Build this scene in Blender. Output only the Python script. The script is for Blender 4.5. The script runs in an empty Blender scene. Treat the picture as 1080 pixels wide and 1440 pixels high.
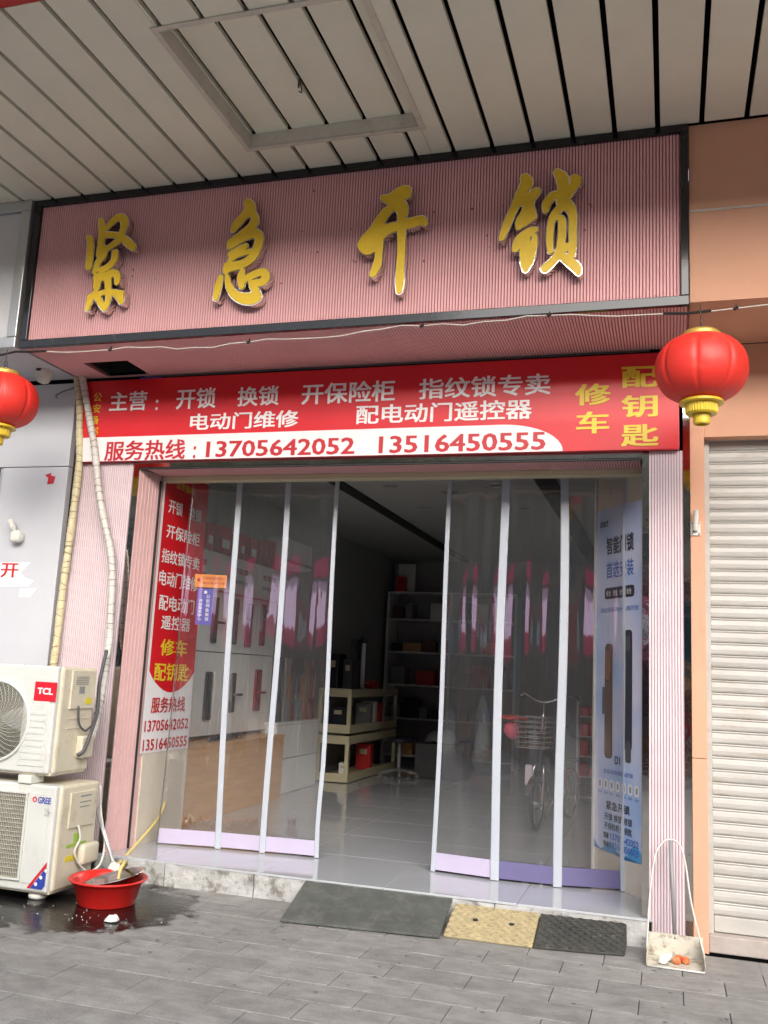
import bpy, bmesh, math, random
import numpy as np
from mathutils import Vector, Matrix, noise
random.seed(7)
S = bpy.context.scene
COL = S.collection
# ------------------------------------------------------------------ camera
YAW, PITCH, ROLL, FPX = 0.30099497, 0.16936049, 0.04873974, 1311.247
CAM = np.array([0, 0, 1.5])
def _rot():
    cy, sy, cp, sp, cr, sr = math.cos(YAW), math.sin(YAW), math.cos(PITCH), math.sin(PITCH), math.cos(ROLL), math.sin(ROLL)
    Mx = np.array([[cy, -sy, 0], [sy, cy, 0], [0, 0, 1]]) @ np.array([[1, 0, 0], [0, cp, -sp], [0, sp, cp]])
    r, f, u = Mx[:, 0], Mx[:, 1], Mx[:, 2]
    return cr * r + sr * u, f, -sr * r + cr * u
RX, FW, UP = _rot()
cam_d = bpy.data.cameras.new('camera')
cam = bpy.data.objects.new('camera', cam_d); COL.objects.link(cam)
cam_d.sensor_fit = 'VERTICAL'; cam_d.sensor_height = 24; cam_d.lens = FPX / 1440 * 24
cam_d.clip_end = 500; cam_d.clip_start = 0.05
mw = Matrix.Identity(4)
for i in range(3):
    mw[i][0] = RX[i]; mw[i][1] = UP[i]; mw[i][2] = -FW[i]; mw[i][3] = CAM[i]
cam.matrix_world = mw
S.camera = cam
def at(px, py, axis, val):
    """measured point of the photograph on the real plane axis=val"""
    d = FW + RX * (px - 540) / FPX - UP * (py - 720) / FPX
    t = (val - CAM[axis]) / d[axis]
    return Vector(CAM + t * d)
# ------------------------------------------------------------------ world, sun, exposure
W = bpy.data.worlds.new('World'); S.world = W; W.use_nodes = True
wn = W.node_tree; bg = wn.nodes['Background']
sky = wn.nodes.new('ShaderNodeTexSky'); sky.sky_type = 'NISHITA'; sky.sun_disc = False
SUN_EL, SUN_AZ = math.radians(26), math.radians(158)      # azimuth clockwise from +Y
sky.sun_elevation = SUN_EL; sky.sun_rotation = SUN_AZ
sky.air_density = 1.0; sky.dust_density = 4.0; sky.ozone_density = 1.0
hs = wn.nodes.new('ShaderNodeHueSaturation'); hs.inputs['Saturation'].default_value = .55
wn.links.new(sky.outputs[0], hs.inputs['Color']); wn.links.new(hs.outputs[0], bg.inputs[0]); bg.inputs[1].default_value = 0.12
sd = bpy.data.lights.new('sun', 'SUN'); sun = bpy.data.objects.new('sun', sd); COL.objects.link(sun)
sd.energy = 1.7; sd.angle = math.radians(65); sd.color = (1, .97, .93)
sv = Vector((math.sin(SUN_AZ) * math.cos(SUN_EL), math.cos(SUN_AZ) * math.cos(SUN_EL), math.sin(SUN_EL)))
sun.rotation_euler = sv.to_track_quat('Z', 'Y').to_euler(); sun.location = (0, -5, 12)
S.view_settings.view_transform = 'Standard'; S.view_settings.look = 'None'
S.view_settings.exposure = 1.32; S.view_settings.gamma = 1; S.view_settings.use_curve_mapping = False
S.cycles.max_bounces = 10; S.cycles.transparent_max_bounces = 16; S.cycles.diffuse_bounces = 5
S.cycles.caustics_reflective = False; S.cycles.caustics_refractive = False

# ------------------------------------------------------------------ materials
def mat(name, col, rough=.6, metal=0., var=.12, scale=5., bump=0., bscale=60., dirt=None, stretch=None, rnd=0., coat=0., emit=None, spec=.5):
    m = bpy.data.materials.new(name); m.use_nodes = True
    nt = m.node_tree; N = nt.nodes; L = nt.links; b = N['Principled BSDF']
    b.inputs['Roughness'].default_value = rough; b.inputs['Metallic'].default_value = metal
    b.inputs['Coat Weight'].default_value = coat; b.inputs['Specular IOR Level'].default_value = spec
    c4 = (*col, 1)
    geo = N.new('ShaderNodeNewGeometry'); pos = geo.outputs['Position']
    if stretch:
        mp = N.new('ShaderNodeMapping'); mp.inputs['Scale'].default_value = stretch
        L.new(pos, mp.inputs[0]); spos = mp.outputs[0]
    else: spos = pos
    nz = N.new('ShaderNodeTexNoise'); nz.inputs['Scale'].default_value = scale; nz.inputs['Detail'].default_value = 6
    nz.inputs['Roughness'].default_value = .65
    L.new(spos, nz.inputs['Vector'])
    mr = N.new('ShaderNodeMapRange'); mr.inputs[1].default_value = .25; mr.inputs[2].default_value = .75
    mr.inputs[3].default_value = 1 - var; mr.inputs[4].default_value = 1 + var
    L.new(nz.outputs[0], mr.inputs[0])
    fac = mr.outputs[0]
    if rnd:
        oi = N.new('ShaderNodeObjectInfo'); m2 = N.new('ShaderNodeMapRange')
        m2.inputs[3].default_value = 1 - rnd; m2.inputs[4].default_value = 1 + rnd
        L.new(oi.outputs['Random'], m2.inputs[0])
        mm = N.new('ShaderNodeMath'); mm.operation = 'MULTIPLY'; L.new(fac, mm.inputs[0]); L.new(m2.outputs[0], mm.inputs[1]); fac = mm.outputs[0]
    vm = N.new('ShaderNodeVectorMath'); vm.operation = 'SCALE'; vm.inputs[0].default_value = col
    L.new(fac, vm.inputs['Scale']); out = vm.outputs[0]
    if dirt:
        dc, thr, ds = dirt[:3]
        n2 = N.new('ShaderNodeTexNoise'); n2.inputs['Scale'].default_value = ds; n2.inputs['Detail'].default_value = 8
        n2.inputs['Roughness'].default_value = .7
        L.new(spos, n2.inputs['Vector'])
        r2 = N.new('ShaderNodeMapRange'); r2.inputs[1].default_value = thr; r2.inputs[2].default_value = thr + (dirt[3] if len(dirt) > 3 else .12)
        r2.inputs[4].default_value = dirt[4] if len(dirt) > 4 else .8
        L.new(n2.outputs[0], r2.inputs[0])
        mx = N.new('ShaderNodeMix'); mx.data_type = 'RGBA'
        L.new(r2.outputs[0], mx.inputs[0]); L.new(out, mx.inputs[6]); mx.inputs[7].default_value = (*dc, 1); out = mx.outputs[2]
    L.new(out, b.inputs['Base Color'])
    if bump:
        n3 = N.new('ShaderNodeTexNoise'); n3.inputs['Scale'].default_value = bscale; n3.inputs['Detail'].default_value = 5
        L.new(spos, n3.inputs['Vector'])
        bp = N.new('ShaderNodeBump'); bp.inputs['Strength'].default_value = bump; bp.inputs['Distance'].default_value = .01
        L.new(n3.outputs[0], bp.inputs['Height']); L.new(bp.outputs[0], b.inputs['Normal'])
    if emit:
        b.inputs['Emission Color'].default_value = (*emit[0], 1); b.inputs['Emission Strength'].default_value = emit[1]
    return m
M = {}
M['pink'] = mat('ribbed pink panel', (.78, .45, .46), .75, spec=.2, var=.07, scale=3, dirt=(((.30, .17, .17)), .66, 9, .1, .5), stretch=(1, 1, .5))
M['pinkpale'] = mat('faded pink panel', (.68, .57, .60), .5, var=.08, scale=3, dirt=((.35, .25, .24), .66, 7, .1, .5))
M['pinkjamb'] = mat('pink jamb', (.68, .44, .43), .5, var=.08, scale=9, dirt=((.3, .22, .2), .66, 12, .1, .5))
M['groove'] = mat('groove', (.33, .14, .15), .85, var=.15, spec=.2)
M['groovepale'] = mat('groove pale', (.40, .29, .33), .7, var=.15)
M['blackmetal'] = mat('gloss black frame', (.012, .012, .014), .12, var=.2, bump=.05, bscale=8, dirt=((.06, .06, .06), .6, 14, .1, .6))
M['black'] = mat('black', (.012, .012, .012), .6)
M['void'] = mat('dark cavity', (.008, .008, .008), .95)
M['mirror'] = mat('stainless mirror', (.55, .53, .50), .06, 1., var=.1, bump=.10, bscale=9, dirt=((.12, .11, .09), .6, 20, .08, .8))
M['slat'] = mat('canopy slat', (.80, .81, .69), .55, var=.05, scale=2.5, dirt=((.35, .32, .26), .68, 10, .1, .35), rnd=.03)
M['hatch'] = mat('hatch trim', (.62, .60, .53), .5, var=.1, scale=8, dirt=((.28, .18, .10), .57, 14, .15, .7))
M['orange'] = mat('orange wall paint', (.64, .35, .23), .8, var=.06, scale=2.2, bump=.15, bscale=180, dirt=((.36, .20, .13), .60, 4, .2, .4))
M['seam'] = mat('seam', (.55, .5, .46), .5)
M['gold'] = mat('letter face', (.80, .53, .02), .42, var=.10, scale=12, dirt=((.50, .46, .2), .63, 18, .1, .5), coat=.1)
M['chrome'] = mat('letter side', (.80, .76, .66), .07, 1., var=.15, scale=20, bump=.1, bscale=30)
M['lwhite'] = mat('letter rim', (.85, .85, .83), .3, var=.04)
M['red'] = mat('banner red', (.66, .014, .022), .34, var=.06, scale=2, coat=.08, bump=.04, bscale=3)
M['bwhite'] = mat('banner white', (.82, .80, .81), .4, var=.05, scale=3)
M['twhite'] = mat('print white', (.84, .83, .82), .5, var=.08, scale=30)
M['tred'] = mat('print red', (.50, .02, .03), .4, var=.1)
M['tyellow'] = mat('print yellow', (.78, .60, .04), .4, var=.08)
M['tblack'] = mat('print black', (.02, .02, .035), .4, var=.1)
M['tblue'] = mat('print blue', (.04, .12, .45), .4, var=.1)
M['acp'] = mat('white composite panel', (.55, .56, .60), .35, var=.05, scale=1.5, dirt=((.40, .40, .41), .64, 5, .15, .4), rnd=.02)
M['alu'] = mat('aluminium', (.55, .56, .56), .35, .7, var=.08, scale=7)
M['lightbox'] = mat('light box face', (.62, .63, .64), .25, var=.05, scale=2)
M['shutter'] = mat('shutter slat', (.46, .45, .425), .42, var=.1, scale=4, dirt=((.30, .21, .13), .56, 5, .2, .6), stretch=(1, 1, 3), rnd=.04)
M['curb'] = mat('base stone', (.42, .37, .34), .7, var=.15, scale=6, bump=.2, dirt=((.2, .16, .12), .6, 9))
M['paver'] = mat('grey paver', (.262, .257, .247), .72, var=.30, scale=11, bump=.6, bscale=110, dirt=((.09, .085, .078), .54, 3.2, .22, .55), rnd=.10, stretch=(.6, 1, 1))
M['joint'] = mat('paver joint', (.11, .105, .10), .9, var=.3, scale=30)
M['asphalt'] = mat('asphalt', (.055, .055, .055), .85, var=.2, scale=20, bump=.3)
M['tile'] = mat('polished floor tile', (.47, .49, .52), .10, var=.05, scale=2, dirt=((.36, .35, .36), .58, 5, .2, .5), rnd=.02, coat=.3)
M['stepface'] = mat('whitewashed concrete', (.46, .46, .45), .85, var=.25, scale=8, bump=.8, bscale=35, dirt=((.16, .145, .12), .50, 7, .10, .8))
M['iwall'] = mat('interior wall', (.40, .41, .40), .7, var=.04)
M['icream'] = mat('cream wall', (.62, .56, .47), .6, var=.08, scale=4, dirt=((.35, .3, .24), .64, 6, .15, .5))
M['wood'] = mat('light wood', (.60, .34, .15), .4, var=.15, scale=3, stretch=(1, 1, 8))
M['iwhite'] = mat('white cabinet', (.78, .78, .75), .35, var=.04)
M['cream'] = mat('cream shelf metal', (.55, .50, .33), .45, var=.06, scale=6)
M['lockred'] = mat('dark red lacquer', (.25, .02, .03), .2)
M['lockbrown'] = mat('brown lacquer', (.12, .06, .04), .25, var=.2)
M['bronze'] = mat('bronze', (.40, .18, .08), .3, .6)
M['grey'] = mat('grey', (.25, .25, .26), .5)
M['dgrey'] = mat('dark grey', (.06, .06, .065), .5)
M['acwhite'] = mat('aged white casing', (.60, .61, .58), .4, var=.05, scale=4, dirt=((.40, .35, .25), .57, 6, .22, .6), bump=.05, bscale=30)
M['accream'] = mat('yellowed side casing', (.60, .55, .43), .45, var=.10, scale=5, dirt=((.33, .25, .15), .56, 7, .18, .6))
M['grille'] = mat('grille bar', (.46, .45, .38), .45, var=.1)
M['fin'] = mat('condenser fins', (.13, .115, .09), .6, var=.4, scale=60)
M['logored'] = mat('logo red', (.60, .015, .03), .3)
M['wrapy'] = mat('yellowed pipe wrap', (.60, .53, .33), .55, var=.15, scale=20, dirt=((.3, .25, .14), .6, 25))
M['wrapw'] = mat('white pipe wrap', (.58, .56, .52), .5, var=.12, scale=20, dirt=((.3, .26, .2), .6, 20))
M['lanternred'] = mat('lantern red', (.70, .030, .020), .50, var=.12, scale=6, dirt=((.75, .16, .11), .56, 5, .25, .6), bump=.15, bscale=25)
M['lanterngold'] = mat('lantern yellow', (.68, .48, .03), .35, var=.1, coat=.2)
M['lanterncap'] = mat('lantern gold cap', (.55, .38, .08), .4, .4, var=.15)
M['basin'] = mat('red plastic', (.64, .020, .016), .36, var=.08, scale=7, dirt=((.42, .05, .04), .56, 12, .2, .6))
M['steel'] = mat('steel', (.62, .62, .60), .18, 1., var=.1, scale=12)
M['seamdirt'] = mat('dirty tape edge', (.22, .18, .10), .7)
M['hose'] = mat('yellow hose', (.66, .52, .18), .4, var=.1)
M['wplastic'] = mat('white plastic', (.66, .65, .60), .4, var=.1, scale=12, dirt=((.35, .3, .22), .60, 15, .15, .6))
M['pan'] = mat('dirty dustpan metal', (.58, .55, .47), .45, var=.12, scale=12, dirt=((.20, .16, .11), .50, 14, .12, .8))
M['rubber'] = mat('grey rubber slab', (.085, .092, .085), .75, var=.3, scale=9, bump=.6, bscale=120, dirt=((.20, .195, .165), .50, 6, .25, .7))
M['rampy'] = mat('yellow ramp', (.43, .36, .21), .7, var=.2, scale=20, bump=.3, bscale=80, dirt=((.20, .17, .11), .56, 16, .1, .75))
M['rampk'] = mat('black ramp', (.055, .055, .05), .75, var=.35, scale=20, bump=.4, bscale=80, dirt=((.15, .145, .12), .58, 20, .1, .6))
M['lilac'] = mat('lilac band', (.50, .45, .60), .4, var=.05)
M['purple'] = mat('purple band', (.145, .13, .27), .4, var=.06)
M['stile'] = mat('magnetic stile', (.46, .50, .56), .35, var=.05)
M['onotice'] = mat('orange notice', (.80, .27, .03), .5, var=.15, scale=12)
M['pnotice'] = mat('violet notice', (.10, .08, .42), .5, var=.05)
M['redbox'] = mat('red carton', (.50, .02, .02), .5, var=.1)
M['pinkbag'] = mat('pink bag', (.70, .10, .17), .5)
M['teal'] = mat('teal hoarding', (.02, .16, .22), .5)
M['magenta'] = mat('crimson fascia', (.55, .01, .10), .4)
M['bldg'] = mat('street building', (.33, .30, .26), .8, var=.1, scale=.6)
M['glassdark'] = mat('window glass', (.03, .035, .04), .08)
M['leaf'] = mat('foliage', (.085, .10, .03), .6, var=.4, scale=3)
M['bark'] = mat('bark', (.16, .13, .09), .9, var=.3, scale=10, bump=.5)
M['tissue'] = mat('tissue', (.75, .74, .72), .8, var=.05)
M['food'] = mat('fruit scrap', (.60, .22, .08), .6, var=.4, scale=60, dirt=((.55, .04, .03), .5, 40, .1))
M['greenlabel'] = mat('green label', (.30, .48, .06), .5)
M['yellowlabel'] = mat('yellow label', (.65, .55, .03), .5)
M['bluel'] = mat('blue stripe', (.03, .06, .35), .4)
M['lamp'] = mat('lit lamp', (1, .9, .7), .5, emit=((1, .88, .65), 6))

M['glowfield'] = mat('sign field with added glow', (.7, .6, .72), .4, var=.3, scale=3, stretch=(6, 1, 1), emit=((.85, .6, .9), .8))  # glow added to the sign print to brighten its reflection in the curtain
M['magenta2'] = mat('magenta with added glow', (.5, .01, .12), .4, emit=((.7, .01, .16), .3))  # weaker added glow for the sign board, again for the curtain reflection
def film_mat():
    m = bpy.data.materials.new('clear curtain film'); m.use_nodes = True
    nt = m.node_tree; N = nt.nodes; L = nt.links; N.clear()
    out = N.new('ShaderNodeOutputMaterial')
    tr = N.new('ShaderNodeBsdfTransparent'); tr.inputs[0].default_value = (.93, .93, .94, 1)
    gl = N.new('ShaderNodeBsdfGlossy'); gl.inputs['Roughness'].default_value = .025; gl.inputs[0].default_value = (1, 1, 1, 1)
    df = N.new('ShaderNodeBsdfDiffuse'); df.inputs[0].default_value = (.7, .7, .72, 1)
    geo = N.new('ShaderNodeNewGeometry'); mp = N.new('ShaderNodeMapping'); mp.inputs['Scale'].default_value = (1, 1, .10)
    L.new(geo.outputs['Position'], mp.inputs[0])
    nz = N.new('ShaderNodeTexNoise'); nz.inputs['Scale'].default_value = 9; nz.inputs['Detail'].default_value = 2.5
    L.new(mp.outputs[0], nz.inputs['Vector'])
    bp = N.new('ShaderNodeBump'); bp.inputs['Strength'].default_value = 1; bp.inputs['Distance'].default_value = .006
    L.new(nz.outputs[0], bp.inputs['Height']); L.new(bp.outputs[0], gl.inputs['Normal'])
    fr = N.new('ShaderNodeFresnel'); fr.inputs['IOR'].default_value = 1.55
    ma = N.new('ShaderNodeMath'); ma.operation = 'MULTIPLY_ADD'; ma.inputs[1].default_value = 1.4; ma.inputs[2].default_value = .08
    ma.use_clamp = True; L.new(fr.outputs[0], ma.inputs[0])
    m1 = N.new('ShaderNodeMixShader'); m1.inputs[0].default_value = .035; L.new(tr.outputs[0], m1.inputs[1]); L.new(df.outputs[0], m1.inputs[2])
    m2 = N.new('ShaderNodeMixShader'); L.new(ma.outputs[0], m2.inputs[0]); L.new(m1.outputs[0], m2.inputs[1]); L.new(gl.outputs[0], m2.inputs[2])
    L.new(m2.outputs[0], out.inputs[0]); return m
M['film'] = film_mat()
def puddle_mat():
    m = bpy.data.materials.new('water film'); m.use_nodes = True
    nt = m.node_tree; N = nt.nodes; L = nt.links; N.clear()
    out = N.new('ShaderNodeOutputMaterial')
    tr = N.new('ShaderNodeBsdfTransparent'); tr.inputs[0].default_value = (.44, .43, .42, 1)
    gl = N.new('ShaderNodeBsdfGlossy'); gl.inputs['Roughness'].default_value = .20
    geo = N.new('ShaderNodeNewGeometry')
    nz = N.new('ShaderNodeTexNoise'); nz.inputs['Scale'].default_value = 22; nz.inputs['Detail'].default_value = 4; L.new(geo.outputs['Position'], nz.inputs['Vector'])
    bp = N.new('ShaderNodeBump'); bp.inputs['Strength'].default_value = .5; bp.inputs['Distance'].default_value = .004
    L.new(nz.outputs[0], bp.inputs['Height']); L.new(bp.outputs[0], gl.inputs['Normal'])
    fr = N.new('ShaderNodeFresnel'); fr.inputs['IOR'].default_value = 1.5; L.new(bp.outputs[0], fr.inputs['Normal'])
    m1 = N.new('ShaderNodeMixShader'); L.new(fr.outputs[0], m1.inputs[0]); L.new(tr.outputs[0], m1.inputs[1]); L.new(gl.outputs[0], m1.inputs[2])
    # ragged dry patches
    n2 = N.new('ShaderNodeTexNoise'); n2.inputs['Scale'].default_value = 7; n2.inputs['Detail'].default_value = 7; n2.inputs['Roughness'].default_value = .7; L.new(geo.outputs['Position'], n2.inputs['Vector'])
    at_ = N.new('ShaderNodeAttribute'); at_.attribute_name = 'edge'
    ad = N.new('ShaderNodeMath'); ad.operation = 'ADD'; L.new(n2.outputs[0], ad.inputs[0]); L.new(at_.outputs['Fac'], ad.inputs[1])
    mr = N.new('ShaderNodeMapRange'); mr.inputs[1].default_value = .60; mr.inputs[2].default_value = .70; L.new(ad.outputs[0], mr.inputs[0])
    t2 = N.new('ShaderNodeBsdfTransparent')
    m2 = N.new('ShaderNodeMixShader'); L.new(mr.outputs[0], m2.inputs[0]); L.new(t2.outputs[0], m2.inputs[1]); L.new(m1.outputs[0], m2.inputs[2])
    L.new(m2.outputs[0], out.inputs[0]); return m
M['water'] = puddle_mat()
def poster_mat():
    m = bpy.data.materials.new('poster print'); m.use_nodes = True
    nt = m.node_tree; N = nt.nodes; L = nt.links; b = N['Principled BSDF']; b.inputs['Roughness'].default_value = .35
    geo = N.new('ShaderNodeNewGeometry')
    nz = N.new('ShaderNodeTexNoise'); nz.inputs['Scale'].default_value = 2.2; nz.inputs['Detail'].default_value = 2; L.new(geo.outputs['Position'], nz.inputs['Vector'])
    cr = N.new('ShaderNodeValToRGB'); e = cr.color_ramp.elements
    e[0].position = .35; e[0].color = (.36, .52, .82, 1); e[1].position = .62; e[1].color = (.68, .68, .85, 1)
    k = e.new(.5); k.color = (.55, .62, .84, 1)
    L.new(nz.outputs[0], cr.inputs[0]); L.new(cr.outputs[0], b.inputs['Base Color']); return m
M['poster'] = poster_mat()

# ------------------------------------------------------------------ helpers
ORG = {}
def props(o, label=None, cat=None, group=None, kind=None):
    if label: o['label'] = label
    if cat: o['category'] = cat
    if group: o['group'] = group
    if kind: o['kind'] = kind
    return o
def thing(name, label, cat, loc=(0, 0, 0), group=None, kind=None):
    o = bpy.data.objects.new(name, None); COL.objects.link(o); o.location = loc
    o.empty_display_size = .1; ORG[o] = Vector(loc)
    return props(o, label, cat, group, kind)
def obj(name, bm, m, parent=None, label=None, cat=None, group=None, kind=None, smooth=False, mats=None):
    if isinstance(bm, bpy.types.Mesh): me = bm
    else:
        me = bpy.data.meshes.new(name); 
        bmesh.ops.recalc_face_normals(bm, faces=bm.faces) if not smooth or True else None
        bm.to_mesh(me); bm.free()
    for x in (mats or [m]): me.materials.append(M[x] if isinstance(x, str) else x)
    if smooth:
        for p in me.polygons: p.use_smooth = True
    o = bpy.data.objects.new(name, me); COL.objects.link(o)
    if parent is not None:
        me.transform(Matrix.Translation(-ORG[parent])); o.parent = parent; ORG[o] = ORG[parent]
    else: ORG[o] = Vector((0, 0, 0))
    return props(o, label, cat, group, kind)
def solo(name, bm, m, loc, label, cat, **k):
    """a thing that is a single mesh, origin at its base"""
    sm = k.pop('smooth', False)
    o = obj(name, bm, m, None, label, cat, smooth=sm, **k)
    o.data.transform(Matrix.Translation(-Vector(loc))); o.location = loc; ORG[o] = Vector(loc); return o
def nb(): return bmesh.new()
def bx(bm, x0, x1, y0, y1, z0, z1, bev=0):
    if x0 > x1: x0, x1 = x1, x0
    if y0 > y1: y0, y1 = y1, y0
    if z0 > z1: z0, z1 = z1, z0
    vs = [bm.verts.new((x, y, z)) for x in (x0, x1) for y in (y0, y1) for z in (z0, z1)]
    fs = [(0, 1, 3, 2), (4, 6, 7, 5), (0, 4, 5, 1), (2, 3, 7, 6), (0, 2, 6, 4), (1, 5, 7, 3)]
    F = [bm.faces.new([vs[i] for i in f]) for f in fs]
    if bev:
        es = list({e for f in F for e in f.edges})
        bmesh.ops.bevel(bm, geom=es, offset=bev, segments=2, affect='EDGES', profile=.5)
    return bm
def box(*a, **k): return bx(nb(), *a, **k)
def hexa(bm, P):
    """P: 8 points, bottom 4 then top 4"""
    v = [bm.verts.new(p) for p in P]
    for f in ((0, 1, 2, 3), (7, 6, 5, 4), (0, 4, 5, 1), (1, 5, 6, 2), (2, 6, 7, 3), (3, 7, 4, 0)): bm.faces.new([v[i] for i in f])
    return bm
def catmull(P, n=6):
    P = [Vector(p) for p in P]; out = []
    for i in range(len(P) - 1):
        a, b, c, d = P[max(i - 1, 0)], P[i], P[i + 1], P[min(i + 2, len(P) - 1)]
        for k in range(n):
            t = k / n
            out.append(.5 * ((2 * b) + (c - a) * t + (2 * a - 5 * b + 4 * c - d) * t * t + (3 * b - a - 3 * c + d) * t ** 3))
    out.append(P[-1]); return out
def tube(bm, pts, r, n=8, cap=True):
    pts = [Vector(p) for p in pts]; rings = []
    up = Vector((0, 0, 1)); prev = None
    for i, p in enumerate(pts):
        d = (pts[min(i + 1, len(pts) - 1)] - pts[max(i - 1, 0)])
        if d.length < 1e-9: d = Vector((0, 0, 1))
        d.normalize()
        if prev is None:
            a = d.cross(up) if abs(d.z) < .95 else d.cross(Vector((1, 0, 0)))
        else: a = prev - d * prev.dot(d)
        a.normalize(); prev = a; b = d.cross(a)
        rr = r(i / (len(pts) - 1)) if callable(r) else r
        rings.append([bm.verts.new(p + (a * math.cos(2 * math.pi * k / n) + b * math.sin(2 * math.pi * k / n)) * rr) for k in range(n)])
    for i in range(len(rings) - 1):
        for k in range(n):
            bm.faces.new([rings[i][k], rings[i][(k + 1) % n], rings[i + 1][(k + 1) % n], rings[i + 1][k]])
    if cap:
        bm.faces.new(rings[0][::-1]); bm.faces.new(rings[-1])
    return bm
def ring(bm, c, R, r, axis='y', n=40, m=6):
    pts = []
    V = []
    for i in range(n):
        a = 2 * math.pi * i / n; row = []
        for k in range(m):
            b = 2 * math.pi * k / m; q = R + r * math.cos(b); h = r * math.sin(b)
            p = (q * math.cos(a), h, q * math.sin(a)) if axis == 'y' else ((q * math.cos(a), q * math.sin(a), h) if axis == 'z' else (h, q * math.cos(a), q * math.sin(a)))
            row.append(bm.verts.new(Vector(c) + Vector(p)))
        V.append(row)
    for i in range(n):
        for k in range(m): bm.faces.new([V[i][k], V[(i + 1) % n][k], V[(i + 1) % n][(k + 1) % m], V[i][(k + 1) % m]])
    return bm
def lathe(bm, prof, c=(0, 0, 0), n=48, rmod=None, cap=False):
    V = []
    for (r, z) in prof:
        row = []
        for k in range(n):
            a = 2 * math.pi * k / n; rr = r * (rmod(a, z, r) if rmod else 1)
            row.append(bm.verts.new((c[0] + rr * math.cos(a), c[1] + rr * math.sin(a), c[2] + z)))
        V.append(row)
    for i in range(len(V) - 1):
        for k in range(n): bm.faces.new([V[i][k], V[i][(k + 1) % n], V[i + 1][(k + 1) % n], V[i + 1][k]])
    if cap:
        bm.faces.new(V[0]); bm.faces.new(V[-1][::-1])
    return bm
def poly(bm, pts, ext=None):
    vs = [bm.verts.new(p) for p in pts]; f = bm.faces.new(vs)
    if ext:
        r = bmesh.ops.extrude_face_region(bm, geom=[f]); bmesh.ops.translate(bm, verts=[g for g in r['geom'] if isinstance(g, bmesh.types.BMVert)], vec=ext)
    return bm
_g = {}
def glyph(body, bold=.012, res=3):
    k = (body, bold)
    if k not in _g:
        c = bpy.data.curves.new('print', 'FONT'); c.body = body; c.size = 1; c.resolution_u = res; c.offset = bold
        o = bpy.data.objects.new('print', c); COL.objects.link(o)
        bpy.context.view_layer.update()
        me = bpy.data.meshes.new_from_object(o.evaluated_get(bpy.context.evaluated_depsgraph_get()))
        v = np.array([tuple(q.co[:2]) for q in me.vertices]); f = [tuple(p.vertices) for p in me.polygons]
        bpy.data.objects.remove(o); bpy.data.curves.remove(c); bpy.data.meshes.remove(me)
        _g[k] = (v, f)
    return _g[k]
def add_text(bm, body, fn, bold=.012, em=False, italic=0):
    """fn(u,v) -> world, u,v in 0..1 over the box of the glyphs"""
    v, f = glyph(body, 0, 2 if len(body) > 3 else 3)
    lo, hi = v.min(0), v.max(0)
    e_ = bold * .9; lo = lo - e_; hi = hi + e_
    o0 = Vector(fn(0, 0)); nr = (Vector(fn(1, 0)) - o0).cross(Vector(fn(0, 1)) - o0).normalized()
    offs = [(0, 0)] if bold < .005 else [(0, 0), (e_, e_ * .6), (-e_, e_ * .6), (e_, -e_ * .6), (-e_, -e_ * .6)]
    if bold > .018: offs += [(e_, 0), (-e_, 0)]
    for k, (ox_, oy_) in enumerate(offs):
        q = (v + np.array((ox_, oy_)) - lo) / (hi - lo)
        vs = [bm.verts.new(Vector(fn(a, b)) + nr * (.00012 * k)) for a, b in q]
        for t in f:
            try: bm.faces.new([vs[i] for i in t])
            except ValueError: pass
def flat_obj(name, bm, m, parent, **k):
    me = bpy.data.meshes.new(name); bm.to_mesh(me); bm.free()
    return obj(name, me, m, parent, **k)
def text_y(parent, lines, m, Y, name='lettering', bold=.012):
    """lines: (body, px bottom-left, px top-right) on the plane y=Y"""
    for ln in lines:
        bm = nb()
        body, a, b = ln[:3]; A = at(*a, 1, Y); B = at(*b, 1, Y)
        add_text(bm, body, lambda u, v: (A.x + (B.x - A.x) * u, Y, A.z + (B.z - A.z) * v), bold)
        flat_obj(name, bm, m, parent)
def ribbed(bm, x0, x1, pitch, emit_pt, depth=.0065, frac=.40, L0=0, L1=1, wobble=0):
    """profile of ribs along x; emit_pt(x, d, t) gives the world point, d the depth behind the face, t 0/1 the two ends; groove faces use slot 1"""
    n = max(1, round((x1 - x0) / pitch)); p = (x1 - x0) / n
    prof = []
    for i in range(n):
        a = x0 + i * p; g = p * frac
        prof += [(a, 0), (a + p - g, 0), (a + p - g * .85, depth), (a + p - g * .15, depth)]
    prof.append((x1, 0))
    v0 = [bm.verts.new(emit_pt(x, d, L0)) for x, d in prof]; v1 = [bm.verts.new(emit_pt(x, d, L1)) for x, d in prof]
    for i in range(len(prof) - 1):
        f = bm.faces.new([v0[i], v0[i + 1], v1[i + 1], v1[i]])
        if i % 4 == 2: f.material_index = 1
    return bm
def disp_noise(bm, amp, sc, z=True):
    for v in bm.verts:
        n_ = noise.noise_vector(v.co * sc); v.co += n_ * amp

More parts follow.
